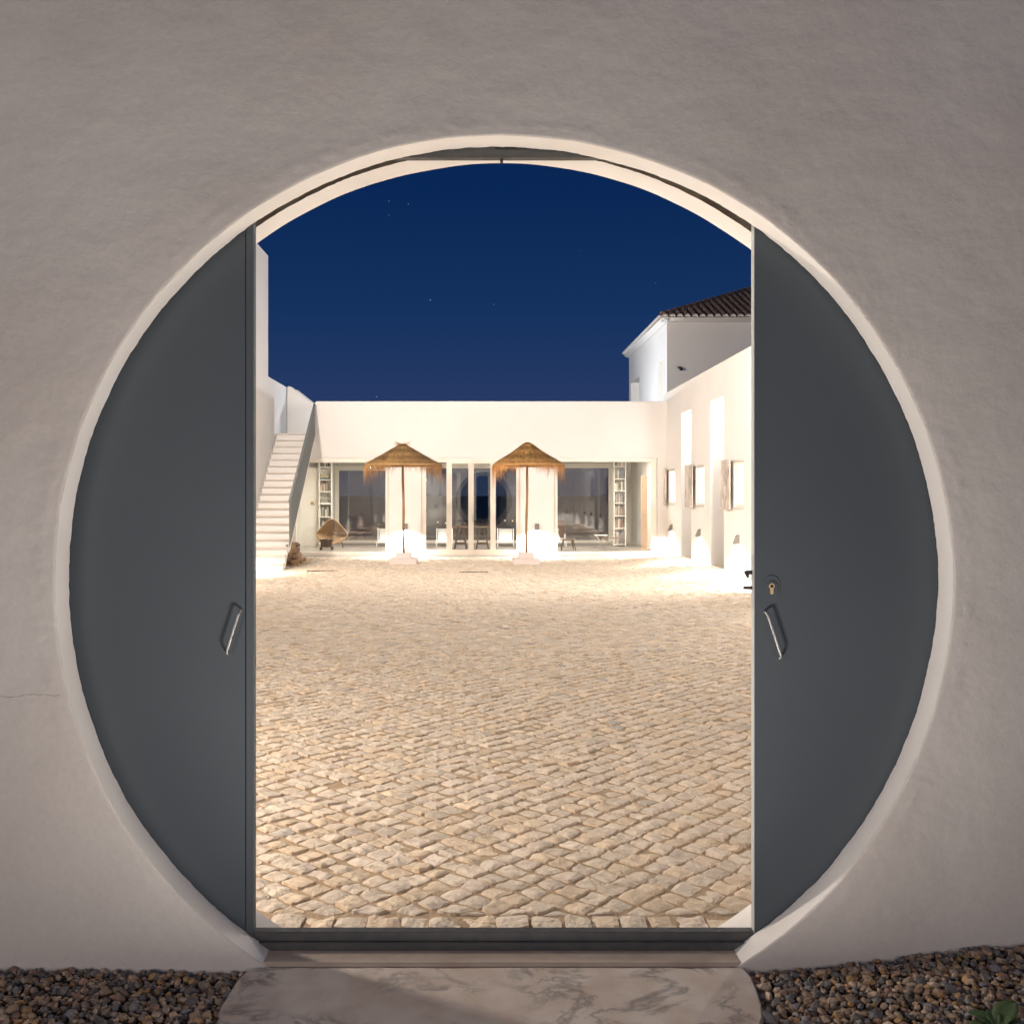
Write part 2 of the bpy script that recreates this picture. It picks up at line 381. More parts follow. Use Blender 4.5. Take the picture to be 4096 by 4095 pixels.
def slab_ring(face_y, inner_y, ph, sgn, lip):
    """sgn -1: outer face looks to -y.  returns face mesh and reveal mesh"""
    face = MB(); rev = MB()
    offs = [.0, .0015, .004, .012, .026, .036, .048, .062, .08, .11, .15, .21, .3, .42, .6]
    rows = []
    for t in angs:
        r0 = ring_r(t, ph); rmax = rect_dist(t); row = []
        for i, o_ in enumerate(offs + [None]):
            if o_ is None: r = rmax
            else: r = r0 + o_ * min(1, (rmax - r0)/.62)
            rnd = [.005, .002, .0005, 0, 0][min(i, 4)] if i < 5 else 0
            d = 0
            if lip and o_ is not None:
                q = math.exp(-((o_-.045)/.016)**2)
                w_ = .5+.5*noise.noise(Vector((math.cos(t)*4, math.sin(t)*4, 5)))
                ja = noise.noise(Vector((t*60, o_*160, 1)))+.6*noise.noise(Vector((t*170, o_*300, 4)))
                d = q*(.0022*w_+.0042*w_*ja) + (.0007*ja if .01 < o_ < .12 else 0)
            d += .0025*noise.noise(Vector((math.cos(t)*r*1.6, math.sin(t)*r*1.6, 9+ph)))*(0 if o_ in (0, None) else 1)
            row.append((RX+r*math.cos(t), face_y - sgn*rnd + sgn*d, RZ+r*math.sin(t)))
        rows.append(row)
    n = len(offs)+1
    vs = [p for r_ in rows for p in r_]
    face.add(vs, [(i*n+j, i*n+j+1, ((i+1) % NA)*n+j+1, ((i+1) % NA)*n+j) for i in range(NA) for j in range(n-1)])
    K = 7
    rv = []
    for i, t in enumerate(angs):
        a = rows[i][0]
        for k in range(K+1):
            f_ = k/K; r = ring_r(t, ph) - .0015*math.sin(f_*3.1) + .0022*noise.noise(Vector((t*5, f_*1.5, 3+ph)))*(f_*(1.6-f_))
            if k == K: r += .0018*noise.noise(Vector((t*38, 1, ph)))+.0014*noise.noise(Vector((t*120, 2, ph)))
            if k == 0: rv.append(a); continue
            rv.append((RX+r*math.cos(t), a[1]+(inner_y-a[1])*f_, RZ+r*math.sin(t)))
    rev.add(rv, [(i*(K+1)+j, ((i+1) % NA)*(K+1)+j, ((i+1) % NA)*(K+1)+j+1, i*(K+1)+j+1) for i in range(NA) for j in range(K)])
    # hidden face towards the slot
    inn = MB(); vs = []
    for i, t in enumerate(angs):
        vs.append(rv[i*(K+1)+K])
        rm = rect_dist(t); vs.append((RX+rm*math.cos(t), inner_y, RZ+rm*math.sin(t)))
    inn.add(vs, [(2*i, 2*i+1, 2*((i+1) % NA)+1, 2*((i+1) % NA)) for i in range(NA)])
    return face, rev, inn

wall_t = thing('entry_wall', 'thick grey-white plastered garden wall pierced by a large round doorway', 'wall', (0, YF, 0))
f_, r_, i_ = slab_ring(YF, YS0, .7, -1, True)
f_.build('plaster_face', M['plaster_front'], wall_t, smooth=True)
r_.build('reveal', M['plaster_reveal'], wall_t, smooth=True, label='bright white band of plaster round the near edge of the doorway')
i_.build('slot_lining', M['concrete_raw'], wall_t)
f_, r_, i_ = slab_ring(YB, YS1, 2.1, 1, False)
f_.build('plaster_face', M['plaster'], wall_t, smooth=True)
r_.build('reveal', M['plaster_reveal'], wall_t, smooth=True, label='white band of plaster beyond the sliding door slot')
i_.build('slot_lining', M['concrete_raw'], wall_t)
b = MB(); b.box(WX0, WX1, YF+.012, YB-.005, WZ1-.004, WZ1+.03)
b.box(WX0, -2.6, YS0+.001, YS1-.001, WZ0, WZ1-.01); b.box(2.75, WX1, YS0+.001, YS1-.001, WZ0, WZ1-.01)
b.build('coping', M['plaster'], wall_t, bevel=.01)

# hairline crack on the left of the wall
b = MB(); pts = []
for k in range(15):
    t = k/14; x, z = P(0+t*240, 2783+5*math.sin(t*9)+(-6 if k > 9 else 0)+random.uniform(-2, 2), YF-.0006); pts.append((x, YF-.0006, z))
b.tube(pts, [.0002+.0004*random.random() for _ in pts], 5); b.build('crack', M['concrete_raw'], wall_t)

# ---------------------------------------------------------------- sliding door leaves
LY0, LY1 = 3.364, 3.399
lx = P(1015, 0, LY0)[0]; rx = P(3017, 0, LY0)[0]
leaf_l = thing('sliding_door_leaf', 'dark grey metal door leaf left of the opening, without a keyhole', 'door', (-1.2, LY0, .06))
MB().box(-2.45, lx-.026, LY0, LY1, .062, 2.74).build('panel', M['leaf_metal'], leaf_l, bevel=.0015)
MB().box(lx-.024, lx, LY0-.006, LY1, .078, 2.738).build('stile', M['leaf_metal'], leaf_l, bevel=.002)
leaf_r = thing('sliding_door_leaf', 'dark grey metal door leaf right of the opening, with a brass keyhole', 'door', (1.3, LY0, .06))
MB().box(rx+.0015, 2.62, LY0, LY1, .062, 2.74).build('panel', M['leaf_metal'], leaf_r, bevel=.0015)
MB().box(rx-.001, rx+.001, LY0+.001, LY1-.001, .064, 2.738).build('edge_strip', M['edge_metal'], leaf_r)

def handle(pts, parent):
    b = MB(); P3 = []
    (x0, z0), (x1, z1) = pts
    so = .032
    path = []
    for k in range(6):
        a = k/5*math.pi/2; path.append((.018*(1-math.cos(a)), so*math.sin(a)))   # (along, off)
    L_ = math.hypot(x1-x0, z1-z0); dx, dz = (x1-x0)/L_, (z1-z0)/L_
    full = path + [(L_-p[0], p[1]) for p in reversed(path)]
    for a, o_ in full: P3.append((x0+dx*a, LY0-o_+.002, z0+dz*a))
    b.tube(P3, .0038, 12)
    return b.build('handle', M['steel'], parent, smooth=True)
handle((P(3058, 2445, LY0), P(3118, 2630, LY0)), leaf_r)
handle((P(967, 2438, LY0), P(912, 2613, LY0)), leaf_l)
# lock
cx_, cz_ = P(3086, 2351, LY0)
def stadium(cx, cz, w, h, n=10):
    r = w/2; pl = []
    for k in range(n+1): a = math.pi*k/n; pl.append((cx+r*math.cos(a), cz+(h/2-r)+r*math.sin(a)))
    for k in range(n+1): a = math.pi+math.pi*k/n; pl.append((cx+r*math.cos(a), cz-(h/2-r)+r*math.sin(a)))
    return pl
lk = MB(); lk.prism(stadium(cx_, cz_, .056, .082), 1, LY0-.0022, LY0+.001)
esc = lk.build('lock_plate', M['leaf_metal'], leaf_r, bevel=.001)
b = MB(); b.prism(stadium(cx_, cz_, .040, .048), 1, LY0-.0048, LY0-.0015); b.build('inner_plate', M['leaf_metal'], esc, bevel=.0008)
kx, kz = P(3085, 2343, LY0)
b = MB(); b.prism([(kx+.0092*math.cos(a*math.pi/8), kz+.0092*math.sin(a*math.pi/8)) for a in range(16)], 1, LY0-.0085, LY0-.003)
b.prism([(kx-.0052, kz-.026), (kx+.0052, kz-.026), (kx+.0052, kz-.007), (kx-.0052, kz-.007)], 1, LY0-.008, LY0-.003)
b.build('lock_cylinder', M['brass'], esc, bevel=.0008)
b = MB(); b.prism([(kx+.0055*math.cos(a*math.pi/8), kz+.0055*math.sin(a*math.pi/8)) for a in range(16)], 1, LY0-.0094, LY0-.0083)
b.build('keyhole', M['black_metal'], esc)
LYm = (LY0+LY1)/2
def q(px, py): return P(px, py, LYm)
b = MB(); b.prism([q(3012, 2281), q(2984, 2281), q(2975, 2287), q(2990, 2313), q(2994, 2313), q(2995, 2297), q(3012, 2297)], 1, LYm-.006, LYm+.006)
b.build('hook_bolt', M['black_metal'], leaf_r, bevel=.001)
x0_, z0_ = q(3012, 2357); x1_, z1_ = q(2972, 2344)
MB().box(x1_, x0_, LYm-.006, LYm+.006, z0_, z1_).build('bolt_pin', M['black_metal'], leaf_r, bevel=.002)
MB().box(rx-.003, rx-.0012, LYm-.011, LYm+.011, P(0, 2429, LYm)[1], P(0, 2221, LYm)[1]).build('face_plate', M['steel'], leaf_r)
# ---------------------------------------------------------------- head beam and threshold rail
tb = thing('door_track', 'dark grey track beam across the top of the round doorway', 'track', (0.06, LY0, 2.58))
MB().box(-2.5, 2.7, 3.366, 3.400, 2.58, 2.72).build('beam', M['rail_metal'], tb, bevel=.002)
MB().box(.04, .62, 3.3625, 3.3655, 2.606, 2.622).build('channel', M['black_metal'], tb)
b = MB(); b.tube([(.062, 3.384, 2.583), (.062, 3.384, 2.568)], [.006, .0045], 8); b.build('stopper', M['black_metal'], tb)
tr = thing('threshold_rail', 'dark grey steel rail on the ground that the door leaves run in', 'rail', (.07, 3.38, .05))
MB().box(-.80, .97, 3.366, 3.402, .046, .0995).build('upper_rail', M['rail_metal'], tr, bevel=.002)
MB().box(-.80, .97, 3.350, 3.3645, .046, .0715).build('lower_rail', M['rail_metal'], tr, bevel=.002)
b = MB(); b.box(-.80, .95, 3.256, 3.349, -.2, .049)
sill = b.build('door_sill', M['sill'], None, kind='structure', bevel=.004); tag(sill, 'worn beige concrete sill between the round reveals', None)

# ---------------------------------------------------------------- marble doorstep
outl = [(-.70, 3.247), (-.722, 3.235), (-.737, 3.18), (-.745, 3.09), (-.748, 2.99), (-.738, 2.92), (-.722, 2.885), (-.66, 2.80), (-.54, 2.70), (-.36, 2.62), (-.12, 2.57), (.12, 2.57),
        (.36, 2.62), (.56, 2.70), (.69, 2.80), (.766, 2.887), (.787, 2.94), (.801, 3.0), (.814, 3.126), (.815, 3.20), (.806, 3.247)]
b = MB()
me_pts = []
for i in range(len(outl)):
    a_ = outl[i]; c_ = outl[(i+1) % len(outl)]
    nseg = 24 if i == len(outl)-1 else 3
    for k in range(nseg):
        t = k/nseg; jit = .0012
        me_pts.append((a_[0]+(c_[0]-a_[0])*t+random.uniform(-jit, jit), a_[1]+(c_[1]-a_[1])*t+random.uniform(-jit, jit)*(2 if i == len(outl)-1 else 1)))
b.prism(me_pts, 2, -.03, .040)
slab = b.build('marble_doorstep', M['slab'], None, bevel=.006)
tag(slab, 'rounded slab of pale veined marble laid as the doorstep before the round door', 'doorstep')

# ================================================================= GROUND
def zgrav(x, y):
    l = .034 + .006*math.sin(x*3) if x < 0 else .030 + .085*smooth01((x-.75)/1.0)*smooth01((y-1.2)/2.0)
    return l - .012*smooth01((3.2-y)/.8)
def zg(x, y):
    "courtyard ground: falls gently to a drain line before the house, rises again along the right-hand wall"
    d = -.14*smooth01((y-9)/14)
    side = smooth01((x-2.9)/1.6)*(1-smooth01((y-25.3)/2.2))
    left = -.05*smooth01((-3.2-x)/1.2)*smooth01((y-18)/5)*(1-smooth01((y-24.6)/2.5))
    return d*(1-side)+left
# big land sheet, in one piece reaching the horizon (lower than everything built on it)
b = MB(); R_ = 1500
b.add([(-R_, -R_, -.55), (R_, -R_, -.55), (R_, R_, -.55), (-R_, R_, -.55)], [(0, 1, 2, 3)])
b.build('ground', M['field'], None, kind='structure')
# soil bed under the gravel
b = MB(); nx, ny = 60, 30; vs = []
for j in range(ny+1):
    for i in range(nx+1):
        x = -6+12*i/nx; y = -4+7.249*j/ny; vs.append((x, y, zgrav(x, y)-.028))
b.add(vs, [(j*(nx+1)+i, j*(nx+1)+i+1, (j+1)*(nx+1)+i+1, (j+1)*(nx+1)+i) for j in range(ny) for i in range(nx)])
b.build('garden_soil', M['soil'], None, kind='structure')

def ico(sub):
    bm = bmesh.new(); bmesh.ops.create_icosphere(bm, subdivisions=sub, radius=1)
    v = np.array([x.co[:] for x in bm.verts]); f = np.array([[x.index for x in fc.verts] for fc in bm.faces]); bm.free(); return v, f
def np_mesh(name, V, Fq, mats, smooth=True):
    me = bpy.data.meshes.new(name); k = Fq.shape[1]
    me.vertices.add(len(V)); me.vertices.foreach_set('co', V.astype(np.float32).ravel())
    me.loops.add(Fq.size); me.loops.foreach_set('vertex_index', Fq.astype(np.int32).ravel())
    me.polygons.add(len(Fq)); me.polygons.foreach_set('loop_start', np.arange(0, Fq.size, k, dtype=np.int32))
    me.update(calc_edges=True); me.validate()
    me.polygons.foreach_set('use_smooth', np.full(len(me.polygons), smooth))
    for m in mats: me.materials.append(m)
    o = bpy.data.objects.new(name, me); COL.objects.link(o); return o

# gravel: thousands of pebbles, nobody could count them
iv, iff = ico(1)
forms = []
rs = np.random.RandomState(5)
for k in range(14):
    v = iv.copy()
    for c in range(rs.randint(5, 9)):                         # chip flat facets
        d = rs.normal(size=3); d /= np.linalg.norm(d); h = rs.uniform(.5, .8)
        e_ = v@d-h; v = v-np.outer(np.clip(e_, 0, None), d)
    v *= 1+rs.normal(0, .03, (len(v), 1)); v *= np.array([1, rs.uniform(.65, .95), rs.uniform(.45, .75)])
    forms.append(v)
pal = np.array([(.22, .16, .115), (.26, .185, .125), (.15, .125, .105), (.10, .095, .10), (.30, .24, .185), (.20, .125, .095), (.08, .075, .075), (.25, .20, .16), (.24, .15, .07), (.13, .13, .14)])
PV, PF, PC = [], [], []; nv = 0
def pebble_field(x0, x1, y0, y1, pitch, layers, sz):
    global nv
    for lay in range(layers):
        y = y0
        while y < y1:
            x = x0
            while x < x1:
                px_ = x+rs.uniform(-.5, .5)*pitch; py_ = y+rs.uniform(-.5, .5)*pitch
                x += pitch
                s = sz*rs.lognormal(0, .28)*(1 if lay else .95)
                if py_ > YF-.004: continue
                ring_zone = -.80 < px_ < .92 and py_ > 2.45
                if ring_zone:
                    inside = False; j = len(outl)-1
                    for i in range(len(outl)):
                        if (outl[i][1] > py_) != (outl[j][1] > py_) and px_ < (outl[j][0]-outl[i][0])*(py_-outl[i][1])/(outl[j][1]-outl[i][1])+outl[i][0]: inside = not inside
                        j = i
                    if inside: continue
                v = forms[rs.randint(14)]*s
                a, b_, c_ = rs.uniform(0, 6.28), rs.uniform(-.7, .7), rs.uniform(-.7, .7)
                ca, sa = math.cos(a), math.sin(a)
                R1 = np.array([[ca, -sa, 0], [sa, ca, 0], [0, 0, 1]]); cb, sb = math.cos(b_), math.sin(b_)
                R2 = np.array([[1, 0, 0], [0, cb, -sb], [0, sb, cb]]); cc, sc2 = math.cos(c_), math.sin(c_)
                R3 = np.array([[cc, 0, sc2], [0, 1, 0], [-sc2, 0, cc]])
                v = v@(R1@R2@R3).T
                zz = zgrav(px_, py_)-.020+lay*.011+rs.uniform(-.004, .005)
                # a pebble beside the slab or wall stays clear of it
                v = v+np.array([px_, min(py_, YF-.002-s*.8), zz])
                PV.append(v); PF.append(iff+nv); nv += len(v)
                c = pal[rs.randint(len(pal))]*rs.uniform(1.0, 2.1)*np.array([1.04, 1, .95]); PC.append(np.tile(c, (len(v), 1)))
            y += pitch
pebble_field(-1.85, -.70, 2.72, 3.26, .021, 2, .0145)
pebble_field(.76, 2.05, 2.72, 3.26, .021, 2, .0145)
pebble_field(-3.3, -1.85, 2.3, 3.26, .038, 1, .026); pebble_field(2.05, 3.3, 2.3, 3.26, .038, 1, .026)
pebble_field(-1.85, 2.05, 2.2, 2.72, .032, 1, .022)
gm = mat('mixed_pebbles', (1, 1, 1), .55, spec=.45, attr='tint', var=(.72, .72, .72), vscale=60, bumps=((150, .5, .002),))
V_ = np.concatenate(PV); G = np_mesh('gravel', V_, np.concatenate(PF), [gm], smooth=False); add_tint(G, np.concatenate(PC))
tag(G, 'bed of mixed brown and grey pebbles at the foot of the wall', kind='stuff')

# ---------------------------------------------------------------- courtyard paving
CY0, CY1, CXL, CXR = 3.549, 27.49, -5.38, 5.3
nx, ny = 44, 96; vs = []
for j in range(ny+1):
    for i in range(nx+1):
        x = CXL+(CXR-CXL)*i/nx; y = CY0+(CY1-CY0)*j/ny; vs.append((x, y, zg(x, y)-.003))
b = MB(); b.add(vs, [(j*(nx+1)+i, j*(nx+1)+i+1, (j+1)*(nx+1)+i+1, (j+1)*(nx+1)+i) for j in range(ny) for i in range(nx)])
court = b.build('courtyard_paving', M['sand'], None, kind='structure')
cor = np.array(court.location)

stones = []     # (quad corners 4x2, height offset, tilt)
x = CXL+.03
while x < CXR:                                            # straight border course behind the rail
    w = random.uniform(.090, .120); y0 = 3.622+random.uniform(-.003, .004); y1 = 3.732+random.uniform(-.01, .01)
    j = lambda: random.uniform(-.006, .006)
    stones.append([(x+.004+j(), y0+j()), (x+w-.004+j(), y0+j()), (x+w-.004+j(), y1+j()), (x+.004+j(), y1+j())]); x += w
A = math.radians(46); ca, sa = math.cos(A), math.sin(A); pit = .104
# a jittered lattice: lines bend a little, as hand-laid rows do
def lat(i, k):
    u = i*pit; v = k*pit
    x = u*ca-v*sa; y = u*sa+v*ca
    bx = .05*math.sin(y*.55+.7)+.03*math.sin(x*1.1+y*.3); by = .05*math.sin(x*.8)+.03*math.sin(y*.9+2)
    rj = random.Random((i*73856093) ^ (k*19349663)); jj = .0125
    return x+bx+rj.uniform(-jj, jj), y+by+rj.uniform(-jj, jj)
N_ = 330; cache = {}
def latc(i, k):
    if (i, k) not in cache: cache[(i, k)] = lat(i, k)
    return cache[(i, k)]
for i in range(-60, 350):
    for k in range(-140, 330):
        u = (i+.5)*pit; v = (k+.5)*pit; x = u*ca-v*sa; y = u*sa+v*ca
        if not (CXL-.05 < x < 5.0 and 3.66 < y < CY1-.03): continue
        q4 = [latc(i, k), latc(i+1, k), latc(i+1, k+1), latc(i, k+1)]
        c = (sum(p[0] for p in q4)/4, sum(p[1] for p in q4)/4)
        g = random.uniform(.006, .010)/.052
        q4 = [(c[0]+(p[0]-c[0])*(1-g), c[1]+(p[1]-c[1])*(1-g)) for p in q4]
        q4 = [(max(CXL+.005, p[0]), max(3.745, p[1])) for p in q4]
        ar = 0
        for m_ in range(4): ar += q4[m_][0]*q4[(m_+1) % 4][1]-q4[(m_+1) % 4][0]*q4[m_][1]
        if ar/2 < .0018: continue
        stones.append(q4)
def in_view(c): return -.222 < c[0]/c[1] < .262
cent = [(sum(p[0] for p in q_)/4, sum(p[1] for p in q_)/4) for q_ in stones]
order = sorted(range(len(stones)), key=lambda s: (0 if in_view(cent[s]) else 1, cent[s][1]))
near = order[:300]; rest = order[300:]
rs = np.random.RandomState(11)
def stone_verts(q4, n):
    """rounded, lumpy sett top on an n x n grid with skirt"""
    q4 = np.array(q4); c = q4.mean(0); zc = zg(*c)
    s = np.linspace(0, 1, n); V = []
    hoff = rs.normal(0, .0028); tx, ty = rs.normal(0, .045, 2); ph = rs.uniform(0, 50, 3); amp = rs.uniform(.0025, .0075)
    for a in s:
        for b_ in s:
            p = (q4[0]*(1-a)+q4[1]*a)*(1-b_)+(q4[3]*(1-a)+q4[2]*a)*b_
            ed = min(a, 1-a, b_, 1-b_)
            h = zc+.007+hoff+(p[0]-c[0])*tx+(p[1]-c[1])*ty
            if n > 3:
                h += amp*math.sin(ph[0]+p[0]*55+p[1]*20)*math.cos(ph[1]+p[1]*48)
                if ed == 0: h -= .0035+.002*rs.rand()
                pr = p+(rs.uniform(-.0025, .0025, 2) if ed > 0 else rs.uniform(-.0018, .0018, 2))
                if ed == 0 and (a in (0, 1)) and (b_ in (0, 1)): pr = c+(pr-c)*.93
            else:
                pr = p; h += .004 if ed > 0 else -.001
            V.append((pr[0], pr[1], h))
    top = len(V)
    rim = [i*n for i in range(n)]+[(n-1)*n+j for j in range(1, n)]+[i*n+n-1 for i in range(n-2, -1, -1)]+[j for j in range(n-2, 0, -1)]
    for r in rim:
        p = V[r]; V.append((p[0]+(p[0]-c[0])*.03, p[1]+(p[1]-c[1])*.03, zc-.03))
    Fs = [(i*n+j, (i+1)*n+j, (i+1)*n+j+1, i*n+j+1) for i in range(n-1) for j in range(n-1)]
    for k in range(len(rim)):
        Fs.append((rim[k], top+k, top+(k+1) % len(rim), rim[(k+1) % len(rim)]))
    return np.array(V), np.array(Fs)
def tint_of():
    t = rs.normal(1, .07); c = np.array([t, t, t])
    r_ = rs.rand()
    if r_ < .006: c *= (.68, .72, .78)
    elif r_ < .3: c *= (1.0, .95, .88)
    elif r_ < .5: c *= (.97, .97, 1.0)
    return np.clip(c, .4, 1.25)
for s in near:
    V, Fs = stone_verts(stones[s], 6 if cent[s][1] < 4.6 else 5)
    c = np.array([cent[s][0], cent[s][1], zg(*cent[s])])
    o = np_mesh('paving_stone', V-c, Fs, [M['stone']], smooth=False)
    o.parent = court; o.location = c-cor; add_tint(o, tint_of())
PV, PF, PC = [], [], []; nv = 0
for s in rest:
    V, Fs = stone_verts(stones[s], 4 if cent[s][1] < 10 else 3)
    PV.append(V-cor); PF.append(Fs+nv); PC.append(np.tile(tint_of(), (len(V), 1))); nv += len(V)
o = np_mesh('paving_stones', np.concatenate(PV), np.concatenate(PF), [M['stone']], smooth=False)
add_tint(o, np.concatenate(PC)); o.parent = court; o['kind'] = 'stuff'

# linear drains
for px0, px1, py in ((1228, 1352, 2286), (1838, 1952, 2292)):
    Y = (EYE+.15)*F/(py-CY); x0, _ = P(px0, 0, Y); x1, _ = P(px1, 0, Y); zc = zg((x0+x1)/2, Y)
    lab = 'narrow iron drain channel in the cobbles beside the foot of the stairs' if px0 < 1500 else 'narrow iron drain channel in the cobbles before the glass doors'
    d = thing('drain_channel', lab, 'drain', ((x0+x1)/2, Y, zc), 'drain channels in the cobbles')
    b = MB(); b.box(x0, x1, Y-.045, Y-.03, zc-.02, zc+.019); b.box(x0, x1, Y+.03, Y+.045, zc-.02, zc+.019); b.build('rim', M['iron'], d)
    for k in range(8):
        xa = x0+(x1-x0)*(k+.5)/8; MB().box(xa-.03, xa+.03, Y-.029, Y+.029, zc-.02, zc+.014).build('grate_bar', M['iron'], d)

# ================================================================= LEFT WALL AND STAIRS
XL = -5.38; YH = 27.5
b = MB()
b.prism([(YB+.001, -.5), (28.86, -.5), (28.86, 4.45), (26.36, 4.47), (26.36, 7.5), (YB+.001, 7.5)], 0, XL-.34, XL)
lw = b.build('side_wall', M['plaster'], None, bevel=.012)
tag(lw, 'tall cream plastered wall beside the outdoor stairs, stepping down at the back', 'wall')
# low wall behind the top landing
tw = thing('terrace_wall', 'pale wall with sloping top behind the head of the outdoor stairs', 'wall', (-4.6, 28.95, 3.0))
pA = P(1150, 1545, 28.87); pB = P(1163, 1545, 28.87); pC = P(1262, 1622, 28.87)
b = MB(); b.prism([(XL+.001, 2.7), (-3.6, 2.7), (-3.6, pC[1]-.32), pC, pB, (XL+.001, pA[1])], 1, 28.87, 29.15); b.build('wall', M['plaster'], tw, bevel=.02)
qA = P(1177, 1557, 29.3); qB = P(1188, 1559, 29.3); qC = P(1262, 1617, 29.3)
b = MB(); b.prism([(qA[0], 2.7), (-3.5, 2.7), (-3.5, qC[1]-.3), qC, qB, qA], 1, 29.3, 29.6); b.build('coping', M['plaster'], tw, bevel=.02)

st = thing('outdoor_staircase', 'white outdoor staircase climbing the left wall to the roof terrace', 'staircase', (-4.9, 23.34, -.2))
XR_ = -4.41; RISE, RUN = .1734, .2266
zfoot = -.2
for k in range(1, 20):
    y0 = 23.34+RUN*(k-1); y1 = 23.34+RUN*k if k < 19 else YH+.001
    zt = zfoot+RISE*k
    xr = XR_-.03 if k <= 3 else XR_
    # soffit line
    def soff(y): return max(zfoot-.05, .0+.765*(y-23.78)) if y > 23.78 else zfoot-.05
    b = MB()
    b.prism([(y0, max(zt-RISE-.03, soff(y0))), (y0, zt-.03), (y1-.0, zt-.03), (y1, soff(y1)), (y0, soff(y0))][:5], 0, XL+.001, xr)
    s_ = b.build('step', M['plaster'], st)
    MB().box(XL+.001, xr+.006, y0-.045, y1-.002, zt-.030, zt).build('tread', M['step'], s_, bevel=.006)
MB().box(XL+.001, -3.62, YH+.002, 28.868, 2.78, zfoot+RISE*19-.003).build('landing', M['step'], st)
# railing
rl = thing('stair_railing', 'grey metal railing of close upright bars on the open side of the stairs', 'railing', (XR_, 23.9, .37))
yr0, yr1 = 23.9, 27.44; zt0, zt1 = 1.352, 3.865
def rtop(y): return zt0+(zt1-zt0)*(y-yr0)/(yr1-yr0)
def rbot(y): return zfoot+RISE*((y-23.34)/RUN)+.06
MB().bar((XR_+.02, yr0-.02, rtop(yr0)), (XR_+.02, yr1, rtop(yr1)), .045, .03).build('top_rail', M['rail_paint'], rl)
MB().bar((XR_+.02, yr0-.02, rbot(yr0)+.02), (XR_+.02, yr1, rbot(yr1)+.02), .012, .03).build('bottom_rail', M['rail_paint'], rl)
nb = 58
proto = None
for k in range(nb+1):
    y = yr0+(yr1-yr0)*k/nb; w_ = .018 if k in (0, nb) else .0
    MB().box(XR_+.012, XR_+.026, y-.014-w_, y+.014+w_, rbot(y)+.035, rtop(y)-.014).build('post' if w_ else 'baluster', M['rail_paint'], rl)
MB().box(XR_-.06, XR_-.01, 23.86, 23.92, zfoot+RISE*3+.002, zfoot+RISE*3+.04).build('foot', M['rail_paint'], rl)

# ================================================================= HOUSE AT THE BACK
def PX(px, Y=YH): return P(px, 0, Y)[0]
def PZ(py, Y=YH): return P(0, py, Y)[1]
house = thing('courtyard_house', 'low flat-roofed white house with wide glass openings across the back of the courtyard', 'building', (0, YH, -.14))
XE = 4.82
ZT = PZ(1605)
wz0, wz1 = PZ(2221), PZ(1835)
hl = (-4.95, PX(1551), wz0, wz1); hc = (PX(1690), PX(2075), wz0, wz1); hr = (PX(2221), PX(2625), wz0, wz1)
b = holes_wall(1, XL+.001, XE+.2, -.45, ZT, YH, YH+.3, [hl, hc, hr, (XL-.1, -4.40, 2.9, ZT+1)]); b.build('wall', M['plaster'], house, merge=True, bevel=.03)
MB().box(-4.5, 5.0, YH+.3, 34.0, 2.75, 3.06).build('roof', M['step'], house)
# plinth strip at the foot
MB().box(XL+1.0, XE-.01, YH-.03, YH-.002, -.40, PZ(2228.5)+.03).build('plinth', M['plaster'], house, bevel=.006)

def window(h, panes, ptop, pbot, name='window', inner=None):
    fy0, fy1 = YH-.012, YH+.075
    w_ = holes_wall(1, h[0]+.001, h[1]-.001, h[2]+.001, h[3]-.001, fy0, fy1, [(a, c, d, e_) for a, c, d, e_ in panes])
    wo_ = w_.build(name, M['frame'], house, merge=True, bevel=.004)
    for a, c, d, e_ in panes:
        g_ = MB(); g_.add([(a-.004, YH+.045, d-.004), (c+.004, YH+.045, d-.004), (c+.004, YH+.045, e_+.004), (a-.004, YH+.045, e_+.004)], [(0, 1, 2, 3)])
        g_.box(a-.004, c+.004, YH+.05, YH+.052, d-.004, e_+.004)
        g_.f = g_.f[:1]; g_.v = g_.v[:4]
        g_.build('pane', M['glass'], wo_, fix=False)
    return wo_
window(hl, [(-4.88, PX(1542), PZ(2208), PZ(1850))], 0, 0)
window(hc, [(PX(1704), PX(1786), PZ(2198), PZ(1849)), (PX(1807.5), PX(1873.5), PZ(2198), PZ(1854)),
            (PX(1894.7), PX(1961.5), PZ(2198), PZ(1854)), (PX(1983), PX(2065), PZ(2198), PZ(1849))], 0, 0)
window(hr, [(PX(2230), PX(2605), PZ(2206), PZ(1847))], 0, 0)
# raised sashes of the two middle door leaves
for a, c in ((1798, 1884), (1884.5, 1971)):
    s_ = holes_wall(1, PX(a)+.002, PX(c)-.002, PZ(2209), PZ(1843), YH-.026, YH-.014, [(PX(a+9.5 if a < 1850 else a+10.2), PX(c-10.5 if a < 1850 else c-9.5), PZ(2198), PZ(1854))])
    s_.build('door_sash', M['frame'], house, merge=True)
MB().box(PX(1891), PX(1893.5), YH-.05, YH-.03, PZ(2090), PZ(2060)).build('door_handle', M['steel'], house)

